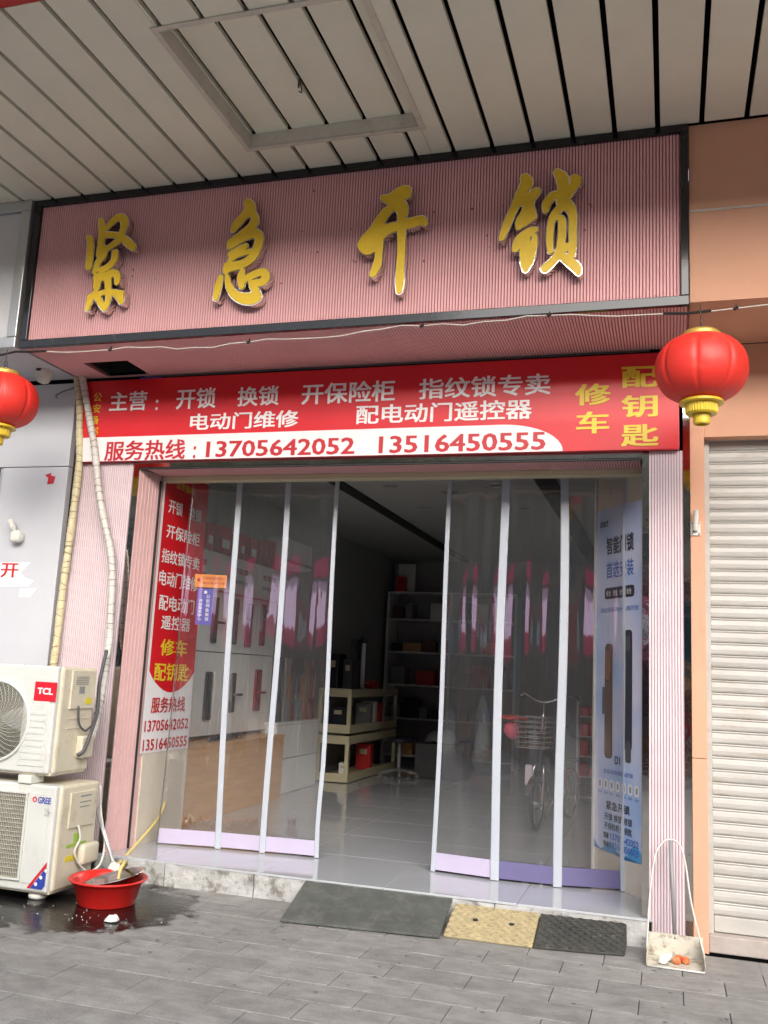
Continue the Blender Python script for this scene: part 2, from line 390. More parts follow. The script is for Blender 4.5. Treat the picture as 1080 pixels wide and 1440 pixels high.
# ================================================================== STRUCTURE
# ---- ground
pv = thing('pavement', None, None, (0, 0, 0), kind='structure')
obj('joint_bed', box(-14, 10, -2.5, 5.95, -.3, -.012), 'joint', pv)
g0 = -.76 + .0
paver_mesh = []
for k in range(5):
    b = nb(); bx(b, .002, .408, .002, .233, -.05, 0, bev=.003)
    for v in b.verts:
        if v.co.z > -.01: v.co.z += noise.noise(v.co * 5 + Vector((k * 9, 0, 0))) * .0015
    me = bpy.data.meshes.new('paver'); bmesh.ops.recalc_face_normals(b, faces=b.faces); b.to_mesh(me); b.free(); me.materials.append(M['paver']); paver_mesh.append(me)
cnt = 0
for r in range(-1, 12):
    y = 5.72 - .235 * r - .235
    for c in range(-12, 6):
        x = g0 + .41 * c + (.205 if (r % 2) else 0)
        if x > .95 or x < -4.9: continue
        if y > 5.7 : pass
        o = bpy.data.objects.new('paver', paver_mesh[random.randrange(5)]); COL.objects.link(o); o.parent = pv
        o.location = (x, y, random.uniform(-.0015, .0015)); o.rotation_euler = (random.uniform(-.002, .002), random.uniform(-.002, .002), 0); cnt += 1
b = nb(); n_ = 0          # further paving, joined
for r in range(-2, 36):
    y = 5.72 - .235 * r - .235
    if r < -1 : y = 5.72
    for c in range(-32, 24):
        x = g0 + .41 * c + (.205 if (r % 2) else 0)
        if -1 <= r < 12 and -4.9 <= x <= .95: continue
        bx(b, x + .003, x + .407, y + .003, y + .232, -.04, 0)
obj('paving', b, 'paver', pv, kind='stuff')
M['plaza'] = mat('pale concrete road', (.34, .33, .31), .85, var=.1, scale=2, bump=.2)
obj('road', box(-60, 60, -13, -2.5, -.4, -.12), 'plaza', kind='structure')
obj('kerb', box(-60, 60, -2.7, -2.503, -.3, .004), 'curb', kind='structure')
obj('ground', box(-60, 60, -60, -13, -.4, 0), 'plaza', kind='structure')
# ---- raised shop floor
fl = thing('shop_floor', None, None, (0, 6, 0), kind='structure')
b = nb(); bx(b, -3.90, -.10, 5.985, 14.6, -.1, .140)
obj('floor_base', b, 'joint', fl)
obj('floor_base', box(-4.6, -3.903, 6.3, 14.6, -.1, .14), 'joint', fl)
tx = [-4.6, -4.28, -3.43, -2.585, -1.74, -.888, -.10]; ty = [5.965 + .85 * i for i in range(11)]
for i in range(len(tx) - 1):
    for j in range(len(ty) - 1):
        y0 = ty[j]; x0, x1 = tx[i], tx[i + 1]
        if j == 0:
            if i == 0: continue
            x0 = max(x0, -3.85)
        obj('floor_tile', box(x0 + .0015, x1 - .0015, y0 + .0015, ty[j + 1] - .0015, .141, .155, bev=.0015), 'tile', fl)
# whitewashed front of the step: separate cast blocks
xs = [-3.83, -3.28, -2.62, -1.86, -1.02, -.13]
for i in range(5):
    b = nb(); bx(b, xs[i] + .003, xs[i + 1] - .003, 5.955, 5.984, -.03, .1395)
    bmesh.ops.subdivide_edges(b, edges=b.edges[:], cuts=6, use_grid_fill=True); disp_noise(b, .006, 14)
    obj('step_block', b, 'stepface', fl)
# ---- room
rm = thing('shop_room', None, None, (0, 6, 0), kind='structure')
obj('back_wall', box(-4.7, -.3, 14.6, 14.7, 0, 3.4), 'iwall', rm)
obj('left_wall', box(-4.42, -4.30, 7.0, 14.6, .155, 3.35), 'iwall', rm)
obj('right_wall', box(-.47, -.35, 6.98, 14.6, .155, 3.35), 'iwall', rm)
obj('ceiling', box(-4.7, -.2, 6.32, 14.7, 3.30, 3.4), 'iwall', rm)
obj('ceiling_track', box(-3.15, -3.02, 6.9, 14.5, 3.275, 3.299), 'black', rm)
obj('ceiling_track', box(-1.17, -.98, 6.9, 14.5, 3.275, 3.299), 'black', rm)
obj('entrance_wall', box(-3.86, -3.74, 6.32, 7.0, .156, 3.3), 'icream', rm)
obj('entrance_wall', box(-4.42, -3.86, 6.9, 6.998, .156, 3.3), 'iwall', rm)
obj('skirting', box(-4.30, -4.285, 9.3, 14.6, .156, .25), 'grey', rm)
# header over the door
obj('door_header', box(-3.84, -.12, 6.02, 6.31, 2.985, 4.9), 'iwall', rm)
obj('head_rail', box(-3.74, -.15, 6.25, 6.34, 2.865, 2.905, bev=.004), 'cream', rm)
# blank masonry behind the facade
obj('facade_backing', box(-9, -3.86, 6.12, 6.3, 0, 4.9), 'void', rm)
obj('facade_backing', box(-.12, 6, 6.2, 6.3, 0, 4.9), 'void', rm)
# ---- canopy ceiling
cn = thing('canopy_ceiling', None, None, (0, 5.25, 4.74), kind='structure')
obj('ceiling_void', box(-9, 6, 3.47, 6.1, 4.93, 5.0), 'void', cn)
HX0, HX1, HY0, HY1, HZ = -2.545, -1.425, 3.80, 4.93, 4.83
k = -24
while k <= 16:
    x0 = -1.04 + .246 * k + .015; x1 = x0 + .216; k += 1
    if x1 < -6.2 or x0 > 2: continue
    def slat(a, b2, c, d, z):
        b = nb(); bx(b, a, b2, c, d, z, z + .012)
        # folded edges
        bx(b, a, a + .001, c, d, z + .0125, z + .03); bx(b, b2 - .001, b2, c, d, z + .0125, z + .03)
        o = obj('slat', b, 'slat', cn); o.location.z = random.uniform(-.001, .001)
    if x1 < HX0 or x0 > HX1: slat(x0, x1, 3.47, 5.245, 4.74)
    else:
        if x0 < HX0: slat(x0, HX0 - .001, 3.47, 5.245, 4.74); x0 = HX0 + .002
        if x1 > HX1: slat(HX1 + .001, x1, 3.47, 5.245, 4.74); x1 = HX1 - .002
        slat(x0, x1, 3.47, HY0 - .012, 4.74); slat(x0, x1, HY1 + .012, 5.245, 4.74); slat(x0, x1, HY0 + .002, HY1 - .002, HZ)
ht = thing('ceiling_hatch', 'square recessed access hatch in the slatted canopy ceiling above the sign', 'ceiling hatch', (-1.98, 4.36, 4.74))
for (a, b_, c, d) in ((HX0, HX0 + .004, HY0, HY1), (HX1 - .004, HX1, HY0, HY1), (HX0 + .005, HX1 - .005, HY0, HY0 + .004), (HX0 + .005, HX1 - .005, HY1 - .004, HY1)):
    obj('side_lining', box(a, b_, c, d, 4.741, HZ - .001), 'hatch', ht)
for (a, b_, c, d) in ((HX0 - .03, HX0 + .004, HY0 - .03, HY1 + .03), (HX1 - .004, HX1 + .03, HY0 - .03, HY1 + .03), (HX0 + .005, HX1 - .005, HY0 - .03, HY0 + .004), (HX0 + .005, HX1 - .005, HY1 - .004, HY1 + .03)):
    obj('trim_strip', box(a, b_, c, d, 4.730, 4.739, bev=.002), 'hatch', ht)
w = at(418, 100, 2, 4.8)
b = nb(); tube(b, catmull([(w.x - .04, w.y + .13, 4.835), (w.x - .03, w.y + .1, 4.77), (w.x, w.y + .03, 4.75), (w.x + .03, w.y - .03, 4.74), (w.x + .02, w.y - .05, 4.745)]), .005, 6)
tube(b, catmull([(w.x - .04, w.y + .13, 4.835), (w.x - .02, w.y + .13, 4.76), (w.x - .015, w.y + .08, 4.73)]), .004, 6)
solo('hanging_wire', b, 'black', (w.x, w.y, 4.73), 'short black wire ends dangling inside the ceiling hatch', 'wire', smooth=True)
fs = thing('canopy_fascia', 'dark red edge beam along the outer rim of the canopy', 'beam', (0, 3.4, 4.7))
obj('beam', box(-9, 6, 3.38, 3.462, 4.735, 5.15), 'redbox', fs)

# ================================================================== ORANGE WALL AND SHUTTER (right)
ow = thing('orange_wall', 'orange painted wall with fascia and narrow pillar beside the roller shutter', 'wall', (.17, 6, 0))
obj('fascia', box(.118, 5, 5.27, 5.35, 3.645, 4.19), 'orange', ow)
obj('fascia', box(.118, 5, 5.27, 5.35, 4.205, 4.738), 'orange', ow)
obj('seam_strip', box(.118, 5, 5.266, 5.34, 4.191, 4.204), 'seam', ow)
obj('fascia_soffit', box(.118, 5, 5.351, 6.0, 3.645, 3.70), 'orange', ow)
obj('upper_wall', box(.2135, 5, 6.0, 6.1, 3.045, 3.64), 'orange', ow)
obj('pillar', box(.127, .212, 5.99, 6.12, 1.085, 3.64, bev=.003), 'orange', ow)
obj('pillar', box(.127, .212, 5.99, 6.12, 0.0, 1.082, bev=.003), 'orange', ow)
rs = thing('roller_shutter', 'closed off-white roller shutter with rusty stains right of the orange pillar', 'roller shutter', (.9, 6.1, 0))
z = .19; i = 0; SH = .0755
me_s = None
while z < 3.06:
    if me_s is None:
        b = nb(); prof = [(.003, .0), (-.002, .003), (-.006, .012), (-.009, .032), (-.006, .052), (-.002, .060), (-.006, .062), (-.009, .067), (-.006, .072), (.003, .0735), (.012, .0735), (.012, 0)]
        X0, X1 = .245, 2.6
        a_ = [b.verts.new((X0, 6.125 + y_, z_)) for y_, z_ in prof]; c_ = [b.verts.new((X1, 6.125 + y_, z_)) for y_, z_ in prof]
        for q in range(len(prof)): b.faces.new([a_[q], a_[(q + 1) % len(prof)], c_[(q + 1) % len(prof)], c_[q]])
        b.faces.new(a_); b.faces.new(c_[::-1])
        o = obj('slat', b, 'shutter', rs); me_s = o.data; o.location.z += z
    else:
        o = bpy.data.objects.new('slat', me_s); COL.objects.link(o); o.parent = rs; o.location = (0, random.uniform(-.001, .001), z)
    z += SH
b = nb(); bx(b, .2135, .243, 6.085, 6.16, .0, 3.06); obj('guide_rail', b, 'shutter', rs)
obj('bottom_bar', box(.245, 2.6, 6.105, 6.14, .10, .188, bev=.004), 'shutter', rs)
obj('shutter_step', box(.2135, 3, 6.03, 6.2, 0, .095, bev=.006), 'curb', kind='structure')
# flag holder
p = at(978, 742, 1, 5.985)
fh = thing('flag_holder', 'small white metal flag holder screwed on the orange pillar', 'flag holder', (p.x, 5.985, p.z - .04))
obj('plate', box(p.x - .028, p.x + .03, 5.978, 5.989, p.z - .05, p.z + .035, bev=.003), 'wplastic', fh)
b = nb(); tube(b, [(p.x, 5.965, p.z - .02), (p.x + .004, 5.93, p.z + .10)], .016, 12, cap=False); tube(b, [(p.x, 5.965, p.z - .02), (p.x + .004, 5.93, p.z + .095)], .012, 12); obj('tube', b, 'wplastic', fh, smooth=True)
for dx, dz in ((-.02, -.04), (.02, -.04), (-.02, .025), (.02, .025)):
    b = nb(); ring(b, (p.x + dx, 5.976, p.z + dz), .003, .002, n=8, m=4); obj('screw', b, 'dgrey', fh)
b = nb(); tube(b, [(p.x - .012, 5.975, p.z - .03), (p.x - .012, 5.975, p.z + .01)], .005, 6); obj('clip', b, 'dgrey', fh)

# ================================================================== RIBBED PILLARS AND DOOR TRIM
pr = thing('ribbed_pillar', 'pale pink ribbed pillar right of the door behind the dustpan', 'pillar', (-.016, 6, 0))
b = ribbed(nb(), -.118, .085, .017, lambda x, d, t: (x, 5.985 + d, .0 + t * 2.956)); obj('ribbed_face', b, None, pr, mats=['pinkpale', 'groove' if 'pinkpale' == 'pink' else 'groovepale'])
obj('core', box(-.117, .084, 5.994, 6.15, 0.001, 2.955), 'groove', pr)
obj('mirror_strip', box(.0855, .126, 6.0, 6.1, 0, 3.62), 'mirror', pr)
b = nb(); poly(b, [(-.1185, 6.0, 0), (-.160, 6.0, 0), (-.172, 6.46, 0), (-.13, 6.46, 0)], (0, 0, 2.98)); obj('mirror_strip', b, 'mirror', pr)
pl = thing('ribbed_pillar', 'pink ribbed pillar behind the air conditioner pipes, left of the door', 'pillar', (-4.08, 6, 0))
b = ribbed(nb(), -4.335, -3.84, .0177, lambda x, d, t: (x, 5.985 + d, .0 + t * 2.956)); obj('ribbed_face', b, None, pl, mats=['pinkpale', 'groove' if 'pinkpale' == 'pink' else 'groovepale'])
obj('core', box(-4.334, -3.841, 5.994, 6.119, 0.001, 2.955), 'groove', pl)
obj('mirror_strip', box(-3.8395, -3.795, 5.99, 6.1, 0, 2.96), 'mirror', pl)
b = nb(); poly(b, [(-3.7945, 6.0, .156), (-3.752, 6.225, .156), (-3.752, 6.315, .156), (-3.80, 6.315, .156)], (0, 0, 2.755))
obj('jamb_panel', b, 'pinkjamb', pl)
b = nb()
for t in (.03, .2, .36, .52, .68, .84):
    x = -3.7945 + .0425 * t; y = 6.0 + .225 * t
    bx(b, x + .0004, x + .0035, y, y + .004, .156, 2.90)
obj('jamb_groove', b, 'pinkjamb', pl)
obj('jamb_edge', box(-3.756, -3.7405, 6.225, 6.24, .157, 2.864), 'black', pl)
# lintel
lt = thing('door_lintel', 'mirror strip and pink ribbed lintel under the red banner over the door', 'lintel', (-2, 6, 2.9))
obj('mirror_strip', box(-3.79, -.1605, 5.985, 6.0, 2.917, 2.984), 'mirror', lt)
obj('edge_strip', box(-3.79, -.1605, 5.99, 6.012, 2.905, 2.916), 'black', lt)
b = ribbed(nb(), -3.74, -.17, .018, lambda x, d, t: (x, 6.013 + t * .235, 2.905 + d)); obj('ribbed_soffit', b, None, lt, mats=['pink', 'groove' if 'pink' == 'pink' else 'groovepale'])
obj('soffit_board', box(-3.74, -.17, 6.012, 6.249, 2.912, 2.983), 'groove', lt)

# ================================================================== SIGNBOARD
SY = 5.25
sg = thing('signboard', 'long pink ribbed shop signboard with four raised gold brush characters', 'sign', (-2.1, SY, 3.62))
SX0, SX1, SZ0, SZ1 = -4.375, .114, 3.62, 4.738
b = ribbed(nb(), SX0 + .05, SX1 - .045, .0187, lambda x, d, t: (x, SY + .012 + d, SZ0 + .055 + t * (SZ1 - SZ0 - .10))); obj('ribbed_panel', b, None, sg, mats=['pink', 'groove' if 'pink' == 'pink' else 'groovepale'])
obj('backing', box(SX0 + .01, SX1 - .01, SY + .021, SY + .09, SZ0 + .01, SZ1 - .002), 'groove', sg)
for nm, a in (('frame_rail', (SX0, SX1, SY - .012, SY + .02, SZ1 - .05, SZ1)), ('frame_rail', (SX0, SX1, SY - .012, SY + .02, SZ0, SZ0 + .058)),
              ('frame_rail', (SX0, SX0 + .052, SY - .0115, SY + .0195, SZ0 + .0585, SZ1 - .0505)), ('frame_rail', (SX1 - .045, SX1, SY - .0115, SY + .0195, SZ0 + .0585, SZ1 - .0505))):
    obj(nm, box(*a, bev=.004), 'blackmetal', sg)
# underside with the open vent hole
h0 = at(118, 512, 2, SZ0); h1 = at(178, 507, 2, SZ0); h2 = at(212, 528, 2, SZ0); h3 = at(152, 531, 2, SZ0)
hx0, hx1 = (h0.x + h3.x) / 2, (h1.x + h2.x) / 2; hy0, hy1 = (h0.y + h1.y) / 2, min((h2.y + h3.y) / 2, 5.93)
def soff(x0, x1, y0, y1):
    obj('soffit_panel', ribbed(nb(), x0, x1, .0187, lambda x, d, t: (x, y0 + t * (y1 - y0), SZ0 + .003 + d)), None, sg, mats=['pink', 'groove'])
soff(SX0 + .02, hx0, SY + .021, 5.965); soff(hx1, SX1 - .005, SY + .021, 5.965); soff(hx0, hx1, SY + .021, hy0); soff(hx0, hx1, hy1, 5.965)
b = nb(); bx(b, SX0 + .02, hx0 - .001, SY + .092, 5.965, SZ0 + .010, SZ0 + .03); bx(b, hx1 + .001, SX1 - .005, SY + .092, 5.965, SZ0 + .010, SZ0 + .03)
obj('soffit_board', b, 'groove', sg)
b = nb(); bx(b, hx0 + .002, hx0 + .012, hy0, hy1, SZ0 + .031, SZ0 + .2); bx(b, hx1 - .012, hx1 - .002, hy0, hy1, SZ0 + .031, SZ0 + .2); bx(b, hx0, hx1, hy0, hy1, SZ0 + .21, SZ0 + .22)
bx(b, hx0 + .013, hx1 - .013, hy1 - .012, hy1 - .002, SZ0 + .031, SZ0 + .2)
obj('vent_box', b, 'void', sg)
obj('side_cheek', box(SX0 + .012, SX0 + .018, SY + .092, 5.98, SZ0 + .004, SZ1 - .01), 'groove', sg)
obj('side_cheek', box(SX1 - .004, SX1, SY + .092, 5.98, SZ0 + .004, SZ1 - .01), 'groove', sg)
# ---- brush characters: strokes measured on the face plane, contour of their union
FACE = SY - .062
def char_strokes(sc, ox, oy, data):
    out = []
    for st in data:
        q = []
        for x, y, r in st:
            P = at(ox + x / sc, oy + y / sc, 1, FACE)
            dist = float(np.dot(np.array(P) - CAM, FW)); q.append((P.x, P.z, (r * 1.10 + 1) / sc * dist / FPX))
        out.append(q)
    return out
CH = [
 char_strokes(8, 100, 280, [
  [(190,425,24),(215,470,34),(212,600,38),(195,760,36)],
  [(330,235,26),(345,300,34),(338,480,36),(318,620,38)],
  [(400,325,24),(470,245,34),(548,200,38),(598,250,40),(580,350,34),(540,450,34),(440,530,28),(370,560,22)],
  [(380,400,30),(470,400,28),(560,420,30),(640,490,42),(690,535,36)],
  [(390,560,26),(360,640,30),(300,710,34),(265,820,26)],
  [(490,605,38),(480,680,34),(415,760,34),(330,800,30)],
  [(280,880,34),(380,870,44),(470,830,40),(515,860,36),(515,930,32)],
  [(300,880,44),(285,970,40),(285,1010,28)],
  [(410,880,40),(415,1040,33),(412,1140,30),(370,1230,30)],
  [(250,1070,30),(215,1120,36),(180,1235,24)],
  [(200,1100,26),(300,1070,28),(400,1040,26),(520,1050,26),(575,1050,20)],
  [(490,1050,34),(545,1100,42),(560,1150,30)],
  [(300,1110,36),(330,1170,32),(370,1235,26)]]),
 char_strokes(8, 280, 260, [
  [(540,190,34),(560,220,48),(570,270,58),(520,330,46),(430,430,44),(385,500,30)],
  [(600,320,32),(625,390,42),(580,480,48),(450,590,50),(350,650,38)],
  [(345,690,34),(420,640,36),(520,575,48),(630,545,48),(675,600,44),(645,720,46),(590,820,46),(480,890,46),(330,930,48),(300,975,30)],
  [(350,780,30),(430,735,34),(520,690,30)],
  [(345,845,26),(430,790,26),(520,760,26),(580,745,28)],
  [(300,900,26),(330,905,34)],
  [(240,1040,28),(210,1150,40),(185,1270,30)],
  [(315,1035,26),(330,1120,34),(385,1220,42),(490,1275,56),(600,1275,62),(665,1250,34),(610,1150,38),(575,1090,22)],
  [(485,965,26),(470,1040,42),(480,1140,32)],
  [(500,1070,34),(600,1015,40),(720,975,38),(745,1040,46),(700,1095,42),(620,1090,26)]]),
 char_strokes(7.577, 490, 240, [
  [(365,285,24),(440,300,52),(520,270,70),(580,225,66),(630,210,34),(625,260,34)],
  [(440,330,30),(520,350,60),(570,400,60),(575,470,44)],
  [(470,390,34),(400,440,46),(340,530,52),(270,640,56),(180,750,62),(150,800,48),(205,850,44),(290,790,50)],
  [(280,720,76),(400,630,56),(540,585,46),(700,545,50),(780,525,42),(810,560,26)],
  [(325,760,44),(320,900,36),(300,1010,42),(258,1100,34)],
  [(572,420,42),(566,600,40),(562,850,38),(550,1050,38),(545,1180,42),(538,1280,28)]]),
 char_strokes(7.2, 690, 225, [
  [(345,175,38),(365,235,56),(310,330,44),(240,480,36),(165,650,36),(110,790,26)],
  [(465,315,34),(410,370,46),(330,420,40)],
  [(390,440,44),(360,540,50),(300,620,42),(285,680,26)],
  [(400,500,40),(425,570,36)],
  [(330,640,36),(400,580,42)],
  [(455,700,24),(385,735,44),(290,810,44),(250,900,30)],
  [(345,760,44),(350,900,50),(355,1040,46),(352,1105,26)],
  [(448,770,22),(430,880,34),(385,1030,40)],
  [(672,120,30),(720,180,52),(735,270,48),(725,400,48)],
  [(850,185,40),(865,215,46),(810,310,34),(750,400,34)],
  [(640,345,28),(600,390,38),(565,450,36),(555,510,24)],
  [(620,350,24),(700,350,40)],
  [(730,420,56),(800,480,44),(832,560,36),(830,700,34),(832,850,34),(818,960,32)],
  [(700,490,34),(645,550,34),(612,640,30),(598,780,30),(605,920,26)],
  [(650,585,22),(715,590,28),(725,680,34),(712,840,34),(690,930,34),(630,1020,34),(550,1095,38)],
  [(770,880,38),(700,940,30),(790,1020,42),(865,1085,42),(890,1140,22)]]),
]
def contour(strokes, shrink=0., cell=.0055):
    P = []
    for st in strokes:
        q = catmull([(a, b_, c) for a, b_, c in st], 6); P.append(np.array([tuple(v) for v in q]))
    allp = np.vstack(P); m_ = .06
    x0, z0 = allp[:, 0].min() - m_, allp[:, 1].min() - m_; x1, z1 = allp[:, 0].max() + m_, allp[:, 1].max() + m_
    nx, nz = int((x1 - x0) / cell) + 1, int((z1 - z0) / cell) + 1
    gx, gz = np.meshgrid(x0 + np.arange(nx) * cell, z0 + np.arange(nz) * cell, indexing='ij')
    D = np.full(gx.shape, 9.)
    for st in P:
        for i in range(len(st) - 1):
            a, b_ = st[i], st[i + 1]; dx, dz = b_[0] - a[0], b_[1] - a[1]; l2 = dx * dx + dz * dz + 1e-12
            t = np.clip(((gx - a[0]) * dx + (gz - a[1]) * dz) / l2, 0, 1)
            D = np.minimum(D, np.hypot(gx - a[0] - t * dx, gz - a[1] - t * dz) - (a[2] + t * (b_[2] - a[2])))
    if callable(shrink): D = D + shrink(gx, gz, (z0 + m_, z1 - m_), (x0 + m_, x1 - m_))
    segs = {}
    def ip(i, j, k, l):
        a, b_ = D[i, j], D[k, l]; t = a / (a - b_)
        return (x0 + (i + t * (k - i)) * cell, z0 + (j + t * (l - j)) * cell)
    inside = D < 0
    mixed = np.argwhere((inside[:-1, :-1] ^ inside[1:, :-1]) | (inside[:-1, :-1] ^ inside[:-1, 1:]) | (inside[1:, 1:] ^ inside[1:, :-1]) | (inside[1:, 1:] ^ inside[:-1, 1:]))
    nxt = {}; co = {}
    for i, j in mixed:
        c = [(i, j), (i + 1, j), (i + 1, j + 1), (i, j + 1)]; s = [inside[q] for q in c]
        cr = []
        for e in range(4):
            a, b_ = c[e], c[(e + 1) % 4]
            if s[e] != s[(e + 1) % 4]:
                key = (min(a, b_), max(a, b_)); co[key] = ip(*a, *b_); cr.append((key, bool(s[e])))   # True: leaving inside
        # link crossing leaving inside to following entering
        for n1 in range(len(cr)):
            if cr[n1][1]:
                k2 = cr[(n1 + 1) % len(cr)][0]; nxt[cr[n1][0]] = k2
    loops = []; seen = set()
    for k0 in list(nxt):
        if k0 in seen: continue
        lp = []; k1 = k0
        while k1 not in seen and k1 in nxt:
            seen.add(k1); lp.append(co[k1]); k1 = nxt[k1]
        if len(lp) > 7: loops.append(lp)
    return loops
def loops_mesh(loops, depth):
    c = bpy.data.curves.new('letter', 'CURVE'); c.dimensions = '2D'; c.fill_mode = 'BOTH'; c.extrude = depth / 2
    for lp in loops:
        n = len(lp)
        lp = [((lp[i - 1][0] + 2 * lp[i][0] + lp[(i + 1) % n][0]) / 4, (lp[i - 1][1] + 2 * lp[i][1] + lp[(i + 1) % n][1]) / 4) for i in range(n)]
        s = c.splines.new('POLY'); s.points.add(len(lp) - 1); s.use_cyclic_u = True
        for i, q in enumerate(lp): s.points[i].co = (q[0], q[1], 0, 1)
    o = bpy.data.objects.new('letter', c); COL.objects.link(o); bpy.context.view_layer.update()
    me = bpy.data.meshes.new_from_object(o.evaluated_get(bpy.context.evaluated_depsgraph_get()))
    bpy.data.objects.remove(o); bpy.data.curves.remove(c)
    me.transform(Matrix(((1, 0, 0, 0), (0, 0, 1, 0), (0, 1, 0, 0), (0, 0, 0, 1))))
    me.flip_normals()
    return me
NM = ['gold character leftmost on the signboard', 'gold character second from the left', 'gold character third from the left', 'gold character rightmost on the signboard']
for i, st in enumerate(CH):
    lp = contour(st, lambda gx, gz, zr, xr: -.006)
    me = loops_mesh(lp, .058); me.transform(Matrix.Translation((0, FACE + .033, 0)))
    body = obj('sign_letter', me, 'chrome', sg, label=NM[i]); me.materials.append(M['lwhite'])
    lf = contour(st)
    me = loops_mesh(lf, .003); me.transform(Matrix.Translation((0, FACE + .0015, 0)))
    obj('letter_face', me, 'gold', body)
# drilled holes and specks
b = nb()
for px, py in ((425,325),(441,268),(438,355),(446,354),(494,322),(500,368),(504,383),(664,293),(667,289),(685,331),(688,347),(696,352),(706,289),(832,290),(822,323),(829,287),(711,437),(753,434),(187,379),(186,388),(311,368),(218,393),(395,398),(395,323),(416,352),(573,378),(596,367),(610,298),(497,366)):
    q = at(px, py, 1, SY + .008); s = random.uniform(.004, .010)
    n = 7; vs = []
    for a in range(n):
        an = a * 2 * math.pi / n; r = s * random.uniform(.6, 1.1); vs.append(b.verts.new((q.x + r * math.cos(an), SY + .0115, q.z + r * math.sin(an) * 1.1)))
    b.faces.new(vs)
obj('drill_hole', b, 'groove', sg, kind='stuff')

# ================================================================== RED BANNER
BY = 5.935
bn = thing('shop_banner', 'red and white banner with service list and phone numbers above the door', 'banner', (-2.1, BY, 2.955))
BX0, BX1, BZ0, BZ1 = -4.31, .063, 2.957, 3.592
obj('panel', box(BX0, BX1, BY + .002, 5.98, BZ0, BZ1, bev=.002), 'red', bn)
zt = at(300, 611, 1, BY).z; zt = 3.145
pts = [(BX0 + .004, BY, BZ0 + .002), (-.655, BY, BZ0 + .002)]
for t in range(0, 13):
    a = t / 12 * math.pi / 2; pts.append((-1.06 + .405 * math.cos(a), BY, BZ0 + .002 + (zt - BZ0) * math.sin(a)))
pts += [(BX0 + .004, BY, zt)]
b = nb(); poly(b, pts); flat_obj('white_field', b, 'bwhite', bn)
T = BY - .002
text_y(bn, [('主营', (153, 579), (208, 549)), ('开锁', (247, 576), (305, 544)), ('换锁', (333, 572), (393.5, 541.5)), ('开保险柜', (423.6, 569.5), (556.5, 533.5)), ('指纹锁专卖', (588.6, 562), (774.5, 524)),
            ('电动门维修', (266.4, 605.5), (420.5, 576)), ('配电动门遥控器', (500, 597), (748.3, 560.5)), (':', (218, 577), (223, 562))], 'twhite', T, bold=.022)
text_y(bn, [('服务热线', (146, 648.5), (262, 617)), (':', (271, 645), (276, 627)), ('13705642052', (289, 643.5), (499.5, 614.5)), ('13516450555', (532, 638), (767.5, 606.5))], 'tred', T, bold=.024)
text_y(bn, [('修', (808.5, 571), (859, 538)), ('车', (810, 610.5), (857, 577.5)), ('配', (874, 546), (926, 513.5)), ('钥', (874, 588), (925, 554)), ('匙', (873.5, 628.5), (926, 595.5))], 'tyellow', T, bold=.03)
text_y(bn, [('公', (131, 565), (144, 552)), ('安', (130, 581), (142, 568)), ('备', (127, 597), (140, 584)), ('案', (126, 612), (139, 600))], 'tyellow', T, bold=.012)
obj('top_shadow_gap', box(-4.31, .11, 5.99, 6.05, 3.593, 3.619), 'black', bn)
# blue white logo scrap behind the banner edge
q = at(212, 535, 1, 5.96)
b = nb(); bx(b, q.x - .09, q.x + .1, 5.955, 5.962, 3.593, 3.611); solo('sticker', b, 'pnotice', (q.x, 5.96, 3.593), 'blue and white sticker peeking over the top edge of the red banner', 'sticker')

# ================================================================== NEIGHBOUR (left)
nw = thing('white_panel_wall', 'white composite panel wall of the neighbouring shop left of the pink pillar', 'wall', (-4.7, 6, 0))
obj('panel', box(-5.0, -4.405, 5.975, 6.1, .02, 2.932, bev=.003), 'acp', nw)
obj('panel', box(-9, -4.405, 5.975, 6.1, 2.938, 3.60, bev=.003), 'acp', nw)
obj('panel', box(-9, -4.405, 5.30, 5.97, 3.63, 3.66, bev=.003), 'acp', nw)
obj('backing_gap', box(-4.403, -4.336, 6.03, 6.1, 0, 3.62), 'black', nw)
ns = thing('blank_sign_box', 'plain white neighbour sign box with aluminium frame at the upper left', 'sign', (-4.7, 5.25, 3.62))
for a in ((-9, -4.395, 5.215, 5.30, 4.66, 4.738), (-9, -4.395, 5.215, 5.30, 3.62, 3.70), (-4.475, -4.395, 5.216, 5.299, 3.701, 4.659)):
    obj('frame_rail', box(*a, bev=.006), 'alu', ns)
obj('face', box(-9, -4.476, 5.245, 5.29, 3.701, 4.659, bev=.004), 'lightbox', ns)
nwn = thing('shop_window', 'dark window of the neighbouring shop at the left picture edge', 'window', (-5.3, 6, 1.4))
obj('frame', box(-5.03, -5.004, 5.985, 6.05, .9, 2.93), 'alu', nwn)
obj('pane', box(-7, -5.031, 6.03, 6.04, 2.45, 2.93), 'glassdark', nwn)
obj('shelf', box(-7, -5.031, 6.05, 6.09, 2.15, 2.449), 'cream', nwn)
obj('lower_panel', box(-7, -5.031, 6.03, 6.09, 0.2, 2.149), 'lockred', nwn)
q = at(4, 711, 1, 6.03)
b = nb(); lathe(b, [(0.001, .03), (.03, .02), (.05, 0), (.03, -.02), (.001, -.03)], (q.x, 6.03, q.z), 16)
solo('window_lamp', b, 'lamp', (q.x, 6.03, q.z), 'small lit lamp inside the neighbouring shop window', 'lamp', smooth=True)
